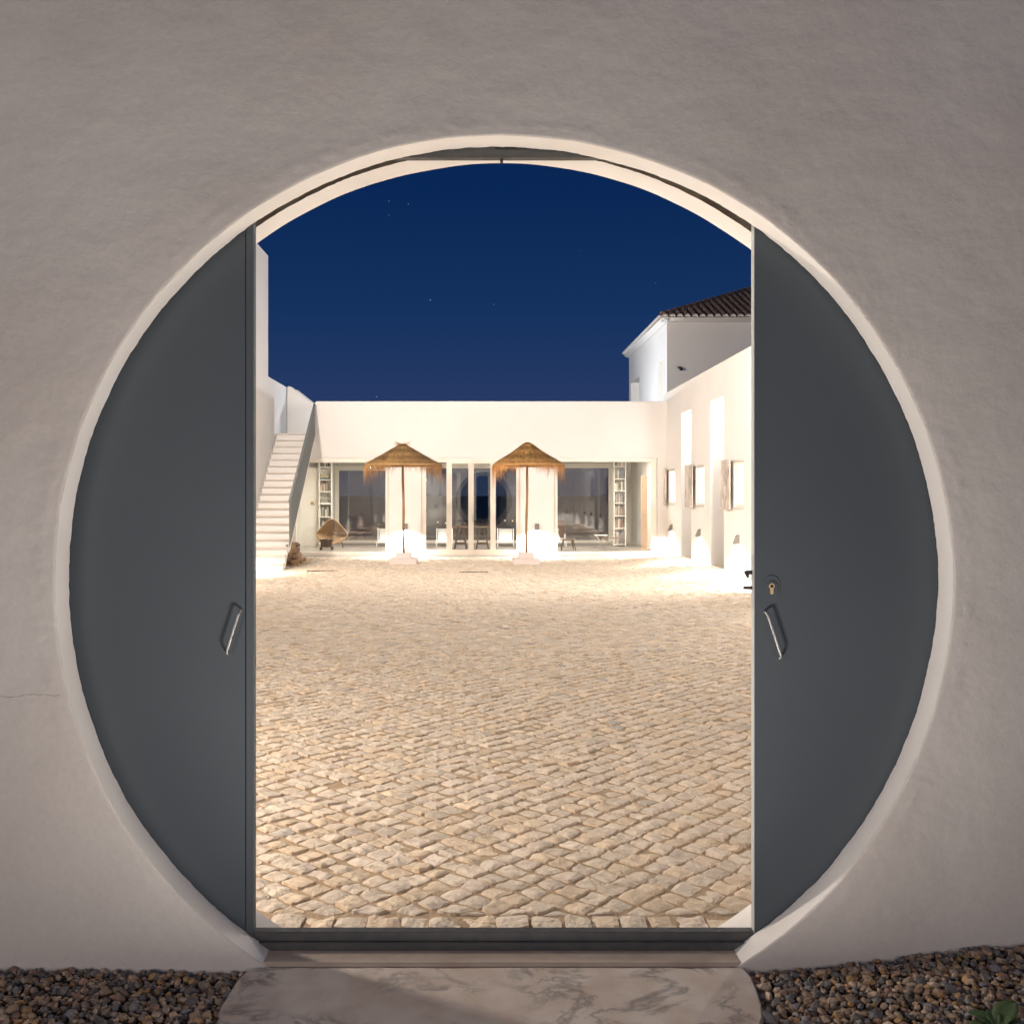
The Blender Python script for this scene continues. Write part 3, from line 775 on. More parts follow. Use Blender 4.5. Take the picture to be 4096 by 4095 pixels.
# ---------------------------------------------------------------- the room behind the glass
YR = 33.0
rm = MB(); rm.box(-5.6, XE+.1, YH+.301, YR+.3, -.45, -.03); rm.build('room_floor', M['floor'], None, kind='structure')
MB().box(-5.6, XE+.1, YH+.302, YR+.3, 2.62, 2.74).build('room_ceiling', M['room'], None, kind='structure')
MB().box(-5.7, -5.39, YH+.302, YR+.3, -.029, 2.619).build('room_wall_left', M['room'], None, kind='structure')
MB().box(XE-.12, XE+.1, YH+.302, YR+.3, -.029, 2.619).build('room_wall_right', M['room'], None, kind='structure')
oz = [(-4.52, -2.3, .02, 2.28), (-1.95, 1.15, .02, 2.35), (1.75, 3.97, .02, 2.36)]
b = holes_wall(1, -5.389, XE-.121, -.029, 2.619, YR, YR+.25, oz); b.build('room_wall_back', M['room'], None, kind='structure', merge=True)
labs = ('wide dark window at the back of the room, behind the left glass front', 'wide dark window at the back of the room, behind the central glass doors', 'wide dark window at the back of the room, behind the right glass front')
for h, lb in zip(oz, labs):
    t_ = thing('rear_window', lb, 'window', ((h[0]+h[1])/2, YR, h[2]), 'windows at the back of the room')
    w2 = holes_wall(1, h[0]-.12, h[1]+.12, h[2]-.04, h[3]+.12, YR-.04, YR-.003, [(h[0]+.01, h[1]-.01, h[2]+.05, h[3]-.03)])
    w2.build('frame', M['frame'], t_, merge=True)
    for a, c in ((h[0]+.005, h[1]-.005),):
        g_ = MB(); g_.add([(a, YR-.02, h[2]+.045), (c, YR-.02, h[2]+.045), (c, YR-.02, h[3]-.025), (a, YR-.02, h[3]-.025)], [(0, 1, 2, 3)]); g_.build('pane', M['glass_rear'], t_, fix=False)
# partitions
for x0, x1, y0 in ((-2.35, -2.2, 30.6), (1.45, 1.6, 30.9)):
    MB().box(x0, x1, y0, YR-.05, -.029, 2.618).build('room_partition', M['room'], None, kind='structure')
# bookcases with books
BOOKC = ('cream', 'black', 'dull red', 'pale', 'dark green', 'ochre', 'grey', 'off-white', 'slate')
ORD = ('first', 'second', 'third', 'fourth', 'fifth', 'sixth', 'seventh', 'eighth', 'ninth', 'tenth', 'eleventh', 'twelfth')
book_mats = [mat('book_cloth', c, .7) for c in ((.45, .42, .36), (.09, .09, .09), (.24, .13, .10), (.50, .46, .39), (.12, .13, .11), (.34, .28, .15), (.20, .19, .18), (.58, .55, .48), (.12, .15, .17))]
def bookcase(px0, px1, Y, shelves, label, where, fill, zb=-.02):
    x0, x1 = PX(px0, Y), PX(px1, Y); zs = [PZ(s, Y) for s in shelves]
    t = thing('bookcase', label, 'bookcase', ((x0+x1)/2, Y+.15, zb), 'white bookcases in the room')
    top = max(zs)+.02
    for xa in (x0-.03, x1): MB().box(xa, xa+.03, Y, Y+.3, zb, top).build('side_panel', M['white_paint'], t)
    MB().box(x0, x1, Y+.28, Y+.3, zb, top).build('back_panel', M['room'], t)
    zs = sorted(zs)
    for z in zs: MB().box(x0, x1, Y, Y+.279, z-.025, z).build('shelf', M['white_paint'], t)
    ords = ('lowest', 'second', 'third', 'fourth', 'fifth', 'sixth', 'seventh', 'topmost')
    cache_ = {}
    for i, z in enumerate(zs[:-1]):
        gap = zs[i+1]-z-.03; x = x0+.01; n = 0
        end = x1-.02-(random.uniform(0, .08) if fill < 1 else 0)
        if random.random() < .3 and fill < 1:           # lying stack
            zz = z+.001
            for _ in range(random.randint(3, 5)):
                hh = random.uniform(.03, .05)
                if zz+hh > zs[i+1]-.04: break
                ci = random.randrange(9); o = MB().box(x0+.02, x1-.05-random.uniform(0, .06), Y+.04, Y+.22, zz, zz+hh).build('book', book_mats[ci], None)
                tag(o, f'{BOOKC[ci]} book {ORD[n]} from the bottom in stack on {ords[i]} shelf of {where}', 'book', f'books on the {ords[i]} shelf of {where}'); zz += hh+.0015; n += 1
            continue
        while True:
            w = random.choice((.022, .03, .038, .048))
            if x+w > end: break
            hgt = min(gap-.01, random.uniform(.62, .92)*gap)
            ci = random.randrange(9); o = MB().box(x, x+w-.003, Y+.03+random.uniform(0, .03), Y+.22, z+.001, z+hgt).build('book', book_mats[ci], None)
            tag(o, f'{BOOKC[ci]} book {ORD[min(n, 11)]} from left on the {ords[i]} shelf of {where}', 'book', f'books on the {ords[i]} shelf of {where}'); x += w; n += 1
bookcase(1279, 1324, 31.0, (2128, 2066, 2014, 1965, 1918, 1867, 1838), 'white bookcase behind the left glass front, beside a white door', 'the left bookcase', .8)
bookcase(2459, 2500, 31.0, (2176, 2112, 2062, 2011, 1962, 1914, 1864, 1838), 'narrow white bookcase behind the right glass front', 'the right bookcase', 1)
# white door on the left, peach door on the right
d = thing('white_door', 'white room door with a brass knob behind the left glass front', 'door', (-4.98, 31.2, -.03))
MB().box(PX(1196, 31.2), PX(1274, 31.2), 31.2, 31.24, -.028, 2.3).build('panel', M['white_paint'], d)
kx, kz = P(1246, 2011, 31.1)
b = MB(); b.tube([(kx, 31.2, kz), (kx, 31.14, kz)], [.045, .03], 12); b.tube([(kx, 31.14, kz), (kx+.11, 31.12, kz-.01)], .02, 8); b.build('knob', M['brass'], d, smooth=True)
d = thing('peach_door', 'open peach-coloured door with a lever handle at the right end of the room', 'door', (4.45, 29.2, -.03))
MB().box(PX(2566, 29.2), PX(2589, 29.2), 29.2, 29.24, -.028, PZ(1903, 29.2)).build('panel', M['door_peach'], d)
hx, hz = P(2572, 2062, 29.15)
b = MB(); b.bar((hx, 29.15, hz), (hx+.11, 29.15, hz), .02); b.bar((hx, 29.15, hz), (hx, 29.2, hz), .02); b.build('handle', M['steel'], d)
# white sling chairs
def sling_chair(px0, px1, Y, label):
    x0, x1 = PX(px0, Y), PX(px1, Y); zt, zs, zl = PZ(2114, Y), PZ(2166, Y), -.028
    t = thing('sling_chair', label, 'chair', ((x0+x1)/2, Y, zl), 'white sling chairs in the room')
    b = MB()
    for a in range(8):
        s0, s1 = a/8, (a+1)/8
        ya, yb = Y+.12*math.sin(s0*3), Y+.12*math.sin(s1*3); za, zb_ = zt+(zs-zt)*s0, zt+(zs-zt)*s1
        b.add([(x0+.02, ya, za), (x1-.02, ya, za), (x1-.02, yb, zb_), (x0+.02, yb, zb_), (x0+.02, ya+.01, za), (x1-.02, ya+.01, za), (x1-.02, yb+.01, zb_), (x0+.02, yb+.01, zb_)], [(0, 1, 2, 3), (7, 6, 5, 4)])
    b.build('backrest', M['canvas'], t, fix=False)
    MB().box(x0, x1, Y-.45, Y+.0, zs-.012, zs+.012).build('seat', M['canvas'], t)
    for xa in (x0-.012, x1+.012):
        MB().bar((xa, Y+.03, zt+.01), (xa, Y-.02, zs), .025).build('back_post', M['canvas'], t)
        MB().bar((xa, Y-.5, zs-.02), (xa, Y+.05, zs-.02), .03).build('armrest', M['canvas'], t)
        for yy in (Y-.46, Y+.02): MB().bar((xa, yy, zs-.03), (xa, yy, zl), .024).build('leg', M['canvas'], t)
sling_chair(1514, 1578, 31.4, 'white sling chair standing behind the right edge of the left glass front')
sling_chair(1749, 1808, 31.4, 'white sling chair behind the first pane of the central glass doors, left of the table')
sling_chair(1992, 2052, 31.4, 'white sling chair behind the last pane of the central glass doors, right of the table')
sling_chair(2206, 2258, 31.4, 'white sling chair standing behind the wooden chair')
# wicker shell chair
t = thing('wicker_chair', 'orange woven shell chair with a pointed back behind the left glass front', 'chair', (-4.3, 30, -.03))
b = MB(); c0 = P(1328, 2130, 30); Wd = .44; n = 22; rows = []
for i in range(9):
    rr = i/8; ring = []
    for k in range(n):
        a = 2*math.pi*k/n
        r = rr*(1+.35*max(0, math.sin(a))**3); ring.append((c0[0]+Wd*r*math.cos(a)*(1-.45*max(0, math.sin(a))), 30+.30*(1-rr*rr), c0[1]-.02+.30*r*math.sin(a)))
    rows.append(ring)
b.add([p for r in rows for p in r], [(i*n+k, i*n+(k+1) % n, (i+1)*n+(k+1) % n, (i+1)*n+k) for i in range(8) for k in range(n)])
b.build('shell', M['wicker'], t, fix=False)
MB().tube(rows[-1]+[rows[-1][0]], .018, 6).build('rim', M['wicker'], t)
for sx_ in (-.25, .25): MB().bar((c0[0]+sx_, 30.15, c0[1]-.2), (c0[0]+sx_*1.2, 30.1, -.028), .025).build('leg', M['black_metal'], t)
# dark low stool / side table before it
t = thing('side_table', 'small dark square side table before the orange shell chair', 'table', (-4.25, 29, -.03))
x0, x1 = PX(1280, 28.9), PX(1330, 28.9)
MB().box(x0, x1, 28.8, 29.1, .20, .27).build('tabletop', M['dark_wood'], t); MB().box(x0+.03, x1-.03, 28.83, 29.07, .06, .199).build('drawer', M['dark_wood'], t)
for xa in (x0+.02, x1-.02):
    for ya in (28.82, 29.08): MB().bar((xa, ya, .06), (xa, ya, -.028), .03).build('leg', M['dark_wood'], t)
# dining table, two stools
Yt = 29.5; t = thing('dining_table', 'dark wooden trestle table with splayed legs behind the central glass doors', 'table', (-.2, Yt, -.03))
x0, x1 = PX(1806, Yt), PX(1966, Yt); zt = PZ(2106, Yt)
MB().box(x0, x1, Yt-.4, Yt+.4, zt-.035, zt).build('tabletop', M['dark_wood'], t, bevel=.004)
for s_ in (-1, 1):
    cxm = (x0+x1)/2+s_*(x1-x0)*.27
    for d_ in (-1, 1):
        for yy in (Yt-.33, Yt+.33): MB().bar((cxm+d_*.06, yy, zt-.04), (cxm+d_*.17, yy, -.028), .045).build('leg', M['dark_wood'], t)
    for yy in (Yt-.33, Yt+.33): MB().bar((cxm-.13, yy, .13), (cxm+.13, yy, .13), .035).build('stretcher', M['dark_wood'], t)
b = MB(); bx, bz = P(1835, 2104, Yt); b.lathe([(.02, zt+.001), (.10, zt+.03), (.13, zt+.035), (.10, zt+.028)], (bx, Yt), 16); tag(b.build('bowl', M['brass'], None), 'shallow bowl standing on the dark dining table', 'bowl')
# wooden chair
Yc = 28.75; t = thing('wooden_chair', 'brown wooden chair with a carved back and peg legs behind the right glass front', 'chair', (2.35, Yc, -.03))
x0, x1 = PX(2236, Yc), PX(2305, Yc); zs = PZ(2156, Yc)
b = MB(); b.lathe([(.17, zs-.03), (.215, zs-.02), (.225, zs), (.2, zs+.006)], ((x0+x1)/2, Yc), 20); b.build('seat', M['mid_wood'], t)
prof = [P(p[0], p[1], Yc+.17) for p in ((2240, 2152), (2233, 2130), (2236, 2108), (2231, 2098), (2238, 2084), (2250, 2086), (2262, 2083), (2264, 2096), (2259, 2108), (2263, 2130), (2256, 2140), (2258, 2152))]
b = MB(); b.prism(prof, 1, Yc+.16, Yc+.185); b.build('backrest', M['mid_wood'], t)
for dx, dy in ((-.13, -.12), (.14, -.12), (-.1, .13), (.12, .13)):
    MB().tube([((x0+x1)/2+dx, Yc+dy, zs-.02), ((x0+x1)/2+dx*1.5, Yc+dy*1.4, -.028)], [.022, .015], 8).build('leg', M['mid_wood'], t)
# folding table
Yf = 29.2; t = thing('folding_table', 'low folding table with a dark top on thin crossed legs behind the right glass front', 'table', (3.5, Yf, -.03))
x0, x1 = PX(2404, Yf), PX(2482, Yf); zt = PZ(2150, Yf)
MB().box(x0, x1, Yf-.25, Yf+.25, zt-.02, zt).build('tabletop', M['dark_wood'], t)
for yy in (Yf-.23, Yf+.23):
    MB().bar((x0+.05, yy, zt-.02), (x1-.05, yy, -.028), .014).build('leg', M['steel'], t); MB().bar((x1-.05, yy+.016, zt-.02), (x0+.05, yy+.016, -.028), .014).build('leg', M['steel'], t)
t = thing('folding_stool', 'pale folding stool with a light top just left of the folding table', 'stool', (3.2, 30, -.03))
x0, x1 = PX(2379, 30), PX(2430, 30); zt = PZ(2139, 30)
MB().box(x0, x1, 29.9, 30.15, zt-.02, zt).build('seat', M['canvas'], t)
for yy in (29.91, 30.12):
    MB().bar((x0+.03, yy, zt-.02), (x1-.03, yy, -.028), .014).build('leg', M['steel'], t); MB().bar((x1-.03, yy+.016, zt-.02), (x0+.03, yy+.016, -.028), .014).build('leg', M['steel'], t)
# far lamps on the dark land beyond
for i, (px, py) in enumerate(((1751, 2088), (1782, 2092), (2020, 2082), (2050, 2083))):
    Y = 70; x, z = P(px, py, Y); t = thing('distant_lamp', ('first', 'second', 'third', 'fourth')[i]+' from the left of four tiny amber lamps far beyond the central glass doors', 'lamp', (x, Y, -.55), 'amber lamps far off beyond the house')
    b = MB(); b.tube([(x, Y, -.55), (x, Y, z-.08)], .04, 6); b.build('pole', M['black_metal'], t)
    b = MB(); b.lathe([(.01, z-.05), (.035, z-.03), (.04, z), (.03, z+.03), (.01, z+.05)], (x, Y), 10); b.build('lamp_head', M['bulb_far'], t)

# ================================================================= RIGHT WALL
XR = 4.82; TH = .55
s1 = (F*XR/(2765-CX), F*XR/(2725.5-CX)); s2 = (F*XR/(2895.5-CX), F*XR/(2842-CX)); s3 = (15.2, 16.5); s4 = (9.8, 11.1)
zt_s = 3.47
def niche_y(pa, pb): return F*XR/(pb-CX), F*XR/(pa-CX)
n1 = niche_y(2676, 2699.5); n2 = niche_y(2784, 2816); n3 = niche_y(2936, 2975); n4 = (13.2, 14.0); n5 = (7.6, 8.4)
nz0, nz1 = 1.27, 2.13
holes = [(s[0], s[1], -.5, zt_s) for s in (s1, s2, s3, s4)]+[(n[0], n[1], nz0, nz1) for n in (n1, n2, n3, n4, n5)]
rw = thing('colonnade_wall', 'high white wall on the right, pierced by tall floodlit slits and small lit windows', 'wall', (XR, 15, 0))
b = holes_wall(0, YB+.001, YH-.001, -.5, 4.13, XR, XR+TH, holes); b.build('wall', M['plaster'], rw, merge=True)
MB().box(XR-.012, XR+TH+.01, YB+.002, YH+.3, 4.131, 4.165).build('coping', M['plaster'], rw, bevel=.008)
MB().box(XR, XR+TH, YH+.001, YH+.3, -.4, 4.13).build('wall_end', M['plaster'], rw)
# passage behind the wall: floor and outer wall
MB().box(XR+1.7, XR+1.95, YB, YH+.3, -.45, 4.1).build('passage_wall', M['plaster'], None, kind='structure')
MB().box(XR+TH, XR+1.7, YB, YH+.3, -.06, -.001).build('passage_floor', M['step'], None, kind='structure')
for i, s in enumerate((s1, s2, s3, s4)):
    # small flood lamp fixed on the near jamb, shining at the far one
    t = None
    lamp('AREA', 'slit_light', (XR+.30, s[0]+.06, 3.25), 26, (1, .97, .93), rot=(math.radians(76), 0, 0), size=.22, size_y=.1)
    b = MB(); b.box(XR+.17, XR+.43, s[0]+.002, s[0]+.045, 3.18, 3.32)
    o = b.build('flood_lamp', M['black_metal'], None, bevel=.005)
    pos_ = ('in the far tall slit of the right wall', 'in the tall slit nearest the right door leaf', 'in a tall slit hidden behind the right door leaf', 'in the tall slit closest to the round door')[i]
    tag(o, 'small flat flood lamp high '+pos_, 'lamp', 'flood lamps in the tall slits')
# small lit windows with a marble shutter standing off each
wl = ('small white-lit window with a marble shutter, the farthest on the right wall, next to the corner',
      'small white-lit window with a marble shutter between the two tall slits',
      'small cream-lit window with a marble shutter, the one nearest the right door leaf',
      'small lit window behind the right door leaf', 'small lit window closest to the round doorway')
for i, n_ in enumerate((n1, n2, n3, n4, n5)):
    ya, yb = n_; t = thing('shuttered_window', wl[i], 'window', (XR, (ya+yb)/2, nz0), 'small lit windows of the right wall')
    cream = i in (2, 4)
    w2 = holes_wall(0, ya+.001, yb-.001, nz0+.001, nz1-.001, XR+.03, XR+.07, [(ya+.045, yb-.045, nz0+.045, nz1-.045)]); w2.build('frame', M['frame'], t, merge=True)
    MB().box(XR+.045, XR+.05, ya+.04, yb-.04, nz0+.04, nz1-.04).build('lit_pane', M['niche_cream'] if cream else M['niche_white'], t)
    off = .065; w3 = (yb-ya)
    pa, pb_ = yb+.02, yb+.02+w3*1.0
    sh = MB().box(XR-off-.016, XR-off, pa, pb_, nz0-.06, nz1+.05).build('marble_shutter', M['marble_panel'], t)
    MB().box(XR-off-.020, XR-off-.017, pa+.2, pb_-.2, 1.78, 1.79).build('pull_bar', M['steel'], sh)
    for yy in (pa+.07, pb_-.07):
        for zz in (nz0+.0, nz1-.02): MB().bar((XR-off-.030, yy, zz), (XR-off-.015, yy, zz), .022).build('bolt', M['steel'], sh)
    for zz in (nz0-.02, nz1+.015):
        MB().bar((XR-.05, ya-.0, zz), (XR-.05, pb_, zz), .012).build('track_rod', M['steel'], t)
        for yy in (ya+.01, pb_-.01): MB().bar((XR-.05, yy, zz), (XR+.0, yy, zz), .012).build('bracket', M['steel'], t)
# ---------------------------------------------------------------- sconces
def sconce(x, y, normal, label, power, color=NEUT, z=None, group='hooded wall lamps of the courtyard'):
    """normal: unit vector pointing from the wall into the court"""
    z0 = .575 if z is None else z; h = .165; nx_, ny_ = normal; txx, tyy = -ny_, nx_
    t = thing('wall_lamp', label, 'lamp', (x, y, z0), group)
    prof = [(0.002, 0), (.105, 0), (.05, h-.02), (.035, h-.004), (.002, h)]; w = .055
    b = MB(); n = len(prof)
    for s_ in (-w, w):
        b.v += [(x+nx_*p[0]+txx*s_, y+ny_*p[0]+tyy*s_, z0+p[1]) for p in prof]
    b.f += [tuple(range(n)), tuple(reversed(range(n, 2*n)))]+[(k, k+n, (k+1) % n+n, (k+1) % n) for k in range(1, n)]  # open below
    b.build('hood', M['sconce'], t)
    b = MB(); c = (x+nx_*.045, y+ny_*.045)
    b.box(c[0]-.02, c[0]+.02, c[1]-.02, c[1]+.02, z0+.020, z0+.025); b.build('lamp_lens', M['bulb'], t)
    lamp('SPOT', 'wall_lamp_light', (c[0]+nx_*.02, c[1]+ny_*.02, z0-.004), power, color, rot=(0, 0, 0), size=.025, spot=161, blend=.6)
PW = 620
for i, yy in enumerate((26.7, 23.25, 19.75, 17.2, 12.4, 8.9, 5.9)):
    lb = ('hooded wall lamp under the farthest lit window, beside the corner', 'hooded wall lamp on the pier between the two tall slits', 'hooded wall lamp under the cream-lit window by the right door leaf')[i] if i < 3 else 'hooded wall lamp on the right wall, '+('fourth', 'third', 'second', 'first')[i-3]+' from the round doorway, behind the leaf'
    sconce(XR, yy, (-1, 0), lb, PW if i < 3 else PW*.8)
sconce(PX(2147.5), YH, (0, -1), 'hooded wall lamp on the white pier right of the right-hand parasol pole', PW*.7)
sconce(PX(1622), YH, (0, -1), 'hooded wall lamp on the white pier behind the left-hand parasol pole', PW*.7)
for on_, yy in (('fourth', 21.9), ('third', 17.5), ('second', 13.0), ('first', 8.8)): sconce(XL, yy, (1, 0), 'hooded wall lamp on the left wall, '+on_+' from the round doorway, behind the leaf', PW*.8, WARM)
sconce(-2.3, YB, (0, 1), 'hooded wall lamp on the courtyard face of the entry wall, behind the left door leaf', PW*.07, WARM, z=.85)
sconce(4.15, YB, (0, 1), 'hooded wall lamp on the courtyard face of the entry wall, behind the right door leaf', PW*4, NEUT)
# bodies of the flood lamps high on the courtyard walls
for i_, (fx, fy, fz, nx_) in enumerate(((XL, 6.0, 2.95, 1), (XL, 13.5, 5.6, 1), (XL, 20.0, 5.6, 1), (XR, 10.0, 3.7, -1), (XR, 17.5, 3.7, -1))):
    wallname = 'left' if nx_ > 0 else 'right'
    t = thing('flood_lamp', 'black flood lamp high on the '+wallname+' courtyard wall, '+('first', 'second', 'third', 'first', 'second')[i_]+' from the round doorway', 'lamp', (fx, fy, fz), 'flood lamps high on the courtyard walls')
    MB().box(min(fx+nx_*.002, fx+nx_*.045), max(fx+nx_*.002, fx+nx_*.045), fy-.28, fy+.28, fz-.28, fz+.28).build('housing', M['black_metal'], t, bevel=.008)
    MB().box(min(fx+nx_*.046, fx+nx_*.055), max(fx+nx_*.046, fx+nx_*.055), fy-.24, fy+.24, fz-.24, fz+.24).build('lens', M['bulb'], t)
# small spouts low on the house front
for px, lb in ((2172, 'small dark drain spout low on the pier between doors and right window'), (2656, 'small dark drain spout low on the house wall in the right corner')):
    x, z = P(px, 2221, YH); b = MB(); b.tube([(x, YH+.01, z), (x, YH-.06, z-.008)], .026, 10); tag(b.build('drain_spout', M['iron'], None), lb, 'spout', 'drain spouts of the house front')

# ================================================================= TOWER HOUSE AT THE RIGHT
TX, TY0, TY1 = 5.27, 30.0, 37.75
tower = thing('tower_house', 'white two-storey house with a hipped dark tile roof beyond the right wall', 'building', (TX+3, TY0, 3))
ez = 6.52
wnd = [(35.25, 37.3, 3.5, 5.46), (30.5, 31.45, 3.5, 5.46)]
MB().box(TX+.018, TX+.09, 30.45, 31.5, 3.4, 5.5).build('window_backing', M['frame'], tower)
b = holes_wall(0, TY0, TY1, -.4, ez, TX, TX+.3, wnd); b.build('wall', M['plaster'], tower, merge=True)
MB().box(TX+.3, 13.5, TY0, TY0+.3, -.4, ez).build('wall', M['plaster'], tower)
MB().box(TX+.3, 13.5, TY1-.3, TY1, -.4, ez).build('wall', M['plaster'], tower)
MB().box(TX+.302, TX+.34, 30.3, TY1-.3, 3.0, 6.2).build('window_backing', M['frame'], tower)
MB().box(TX, 13.5, TY0, TY1, ez-.1, ez-.02).build('ceiling', M['plaster'], tower)
# hipped roof deck: eave overhang .2, slope .41
SL = .41; EX0, EY0, EY1 = TX-.2, TY0-.22, TY1+.2; ym = (EY0+EY1)/2; hh = (ym-EY0)*SL; ez2 = ez+.03
ii = .13
b = MB(); b.add([(EX0+ii, EY0+ii, ez2+ii*SL), (13.7, EY0+ii, ez2+ii*SL), (13.7, EY1-ii, ez2+ii*SL), (EX0+ii, EY1-ii, ez2+ii*SL), (EX0+(ym-EY0), ym, ez2+hh), (13.7, ym, ez2+hh),
    (EX0+ii, EY0+ii, ez2-.02), (13.7, EY0+ii, ez2-.02), (13.7, EY1-ii, ez2-.02), (EX0+ii, EY1-ii, ez2-.02)],
    [(0, 1, 5, 4), (3, 0, 4), (2, 3, 4, 5), (1, 2, 5), (0, 6, 7, 1), (3, 9, 6, 0), (2, 8, 9, 3), (1, 7, 8, 2), (6, 9, 8, 7)])
roof = b.build('roof', M['tile'], tower)
# eave moulding
b = MB(); b.prism([(TY0-.001, ez-.10), (EY0+.02, ez-.01), (EY0+.02, ez2-.022), (TY0-.001, ez2-.022)], 0, EX0+.02, 13.6); b.prism([(TX-.001, ez-.10), (EX0+.02, ez-.01), (EX0+.02, ez2-.023), (TX-.001, ez2-.023)], 1, EY0+.022, EY1-.03); b.build('eave_moulding', M['tile_white'], tower, bevel=.02)
# front-slope cover tiles
PT = .215
def tile_mesh(Ln=.38, r0=.088, r1=.060, n=7):
    vs = []
    for yy, r in ((0, r0), (Ln, r1)):
        for rr in (r, r-.014):
            for k in range(n+1):
                a = math.pi*k/n; vs.append((rr*math.cos(a), yy, rr*math.sin(a)*.85))
    m_ = n+1; fs = []
    for k in range(n):
        fs += [(k, k+1, 2*m_+k+1, 2*m_+k), (m_+k+1, m_+k, 3*m_+k, 3*m_+k+1), (k+1, k, m_+k, m_+k+1), (2*m_+k, 2*m_+k+1, 3*m_+k+1, 3*m_+k)]
    me = bpy.data.meshes.new('roof_tile'); me.from_pydata(vs, [], fs); return me
tme = tile_mesh(); tme.materials.append(M['tile'])
ang = math.atan(SL); ro = Vector(tower.location)
def put_tile(x, y, z, rz, rx, me, name):
    o = bpy.data.objects.new(name, me); COL.objects.link(o); o.parent = roof
    o.location = Vector((x, y, z))-ro; o.rotation_euler = (rx, 0, rz); return o
for c in range(20):
    x = EX0+.1+PT*c
    run = x-EX0
    for r in range(12):
        y = EY0+.02+.30*r
        if y-EY0 > run-.05 or y > ym: break
        z = ez2+(y-EY0)*SL+.012
        put_tile(x+random.uniform(-.008, .008), y, z, random.uniform(-.03, .03), ang+.03, tme, 'roof_tile')
# hip tiles
hl_ = math.hypot(ym-EY0, ym-EY0); nh = 17; hd = Vector((1, 1, SL)).normalized(); ha = math.asin(hd.z)
b = MB()
for k in range(nh):
    s = .05+k*.31; p = Vector((EX0, EY0, ez2+.03))+hd*s
    if p.y > ym: break
    put_tile(p.x, p.y, p.z+.03, -math.pi/4, ha+.04, tme, 'hip_tile')
b.bar(Vector((EX0+.1, EY0+.1, ez2+.03)), Vector((EX0, EY0, ez2+.02))+hd*5.2, .2, .09); b.build('hip_mortar', M['mortar'], roof)
# limewashed eave ends
wme = tile_mesh(.16, .082, .078); wme.materials.clear(); wme.materials.append(M['tile_white'])
vsn = len(wme.vertices)
bmx = bmesh.new(); bmx.from_mesh(wme)
vv = [bmx.verts.new((.078*math.cos(math.pi*k/7), .006, .078*math.sin(math.pi*k/7)*.85)) for k in range(8)]; bmx.faces.new(vv); bmx.to_mesh(wme); bmx.free()
for c in range(20): put_tile(EX0+.1+PT*c, EY0-.05, ez2-.012, 0, .05, wme, 'eave_tile')
for c in range(37):
    o = put_tile(EX0-.05, EY0+.12+PT*c, ez2-.012, -math.pi/2, .05, wme, 'eave_tile')
# small spot lamp on the tower front
lx_, lz_ = P(2716, 1478, TY0)
t = thing('wall_spotlight', 'small black spotlight fixed on the shaded front of the tiled-roof house', 'lamp', (lx_, TY0, lz_))
b = MB(); b.tube([(lx_, TY0, lz_+.03), (lx_, TY0-.09, lz_+.02)], .018, 8); b.build('arm', M['black_metal'], t)
b = MB(); b.tube([(lx_-.07, TY0-.1, lz_+.055), (lx_+.02, TY0-.1, lz_+.04), (lx_+.04, TY0-.12, lz_-.03)], [.015, .04, .045], 10); b.build('head', M['black_metal'], t)

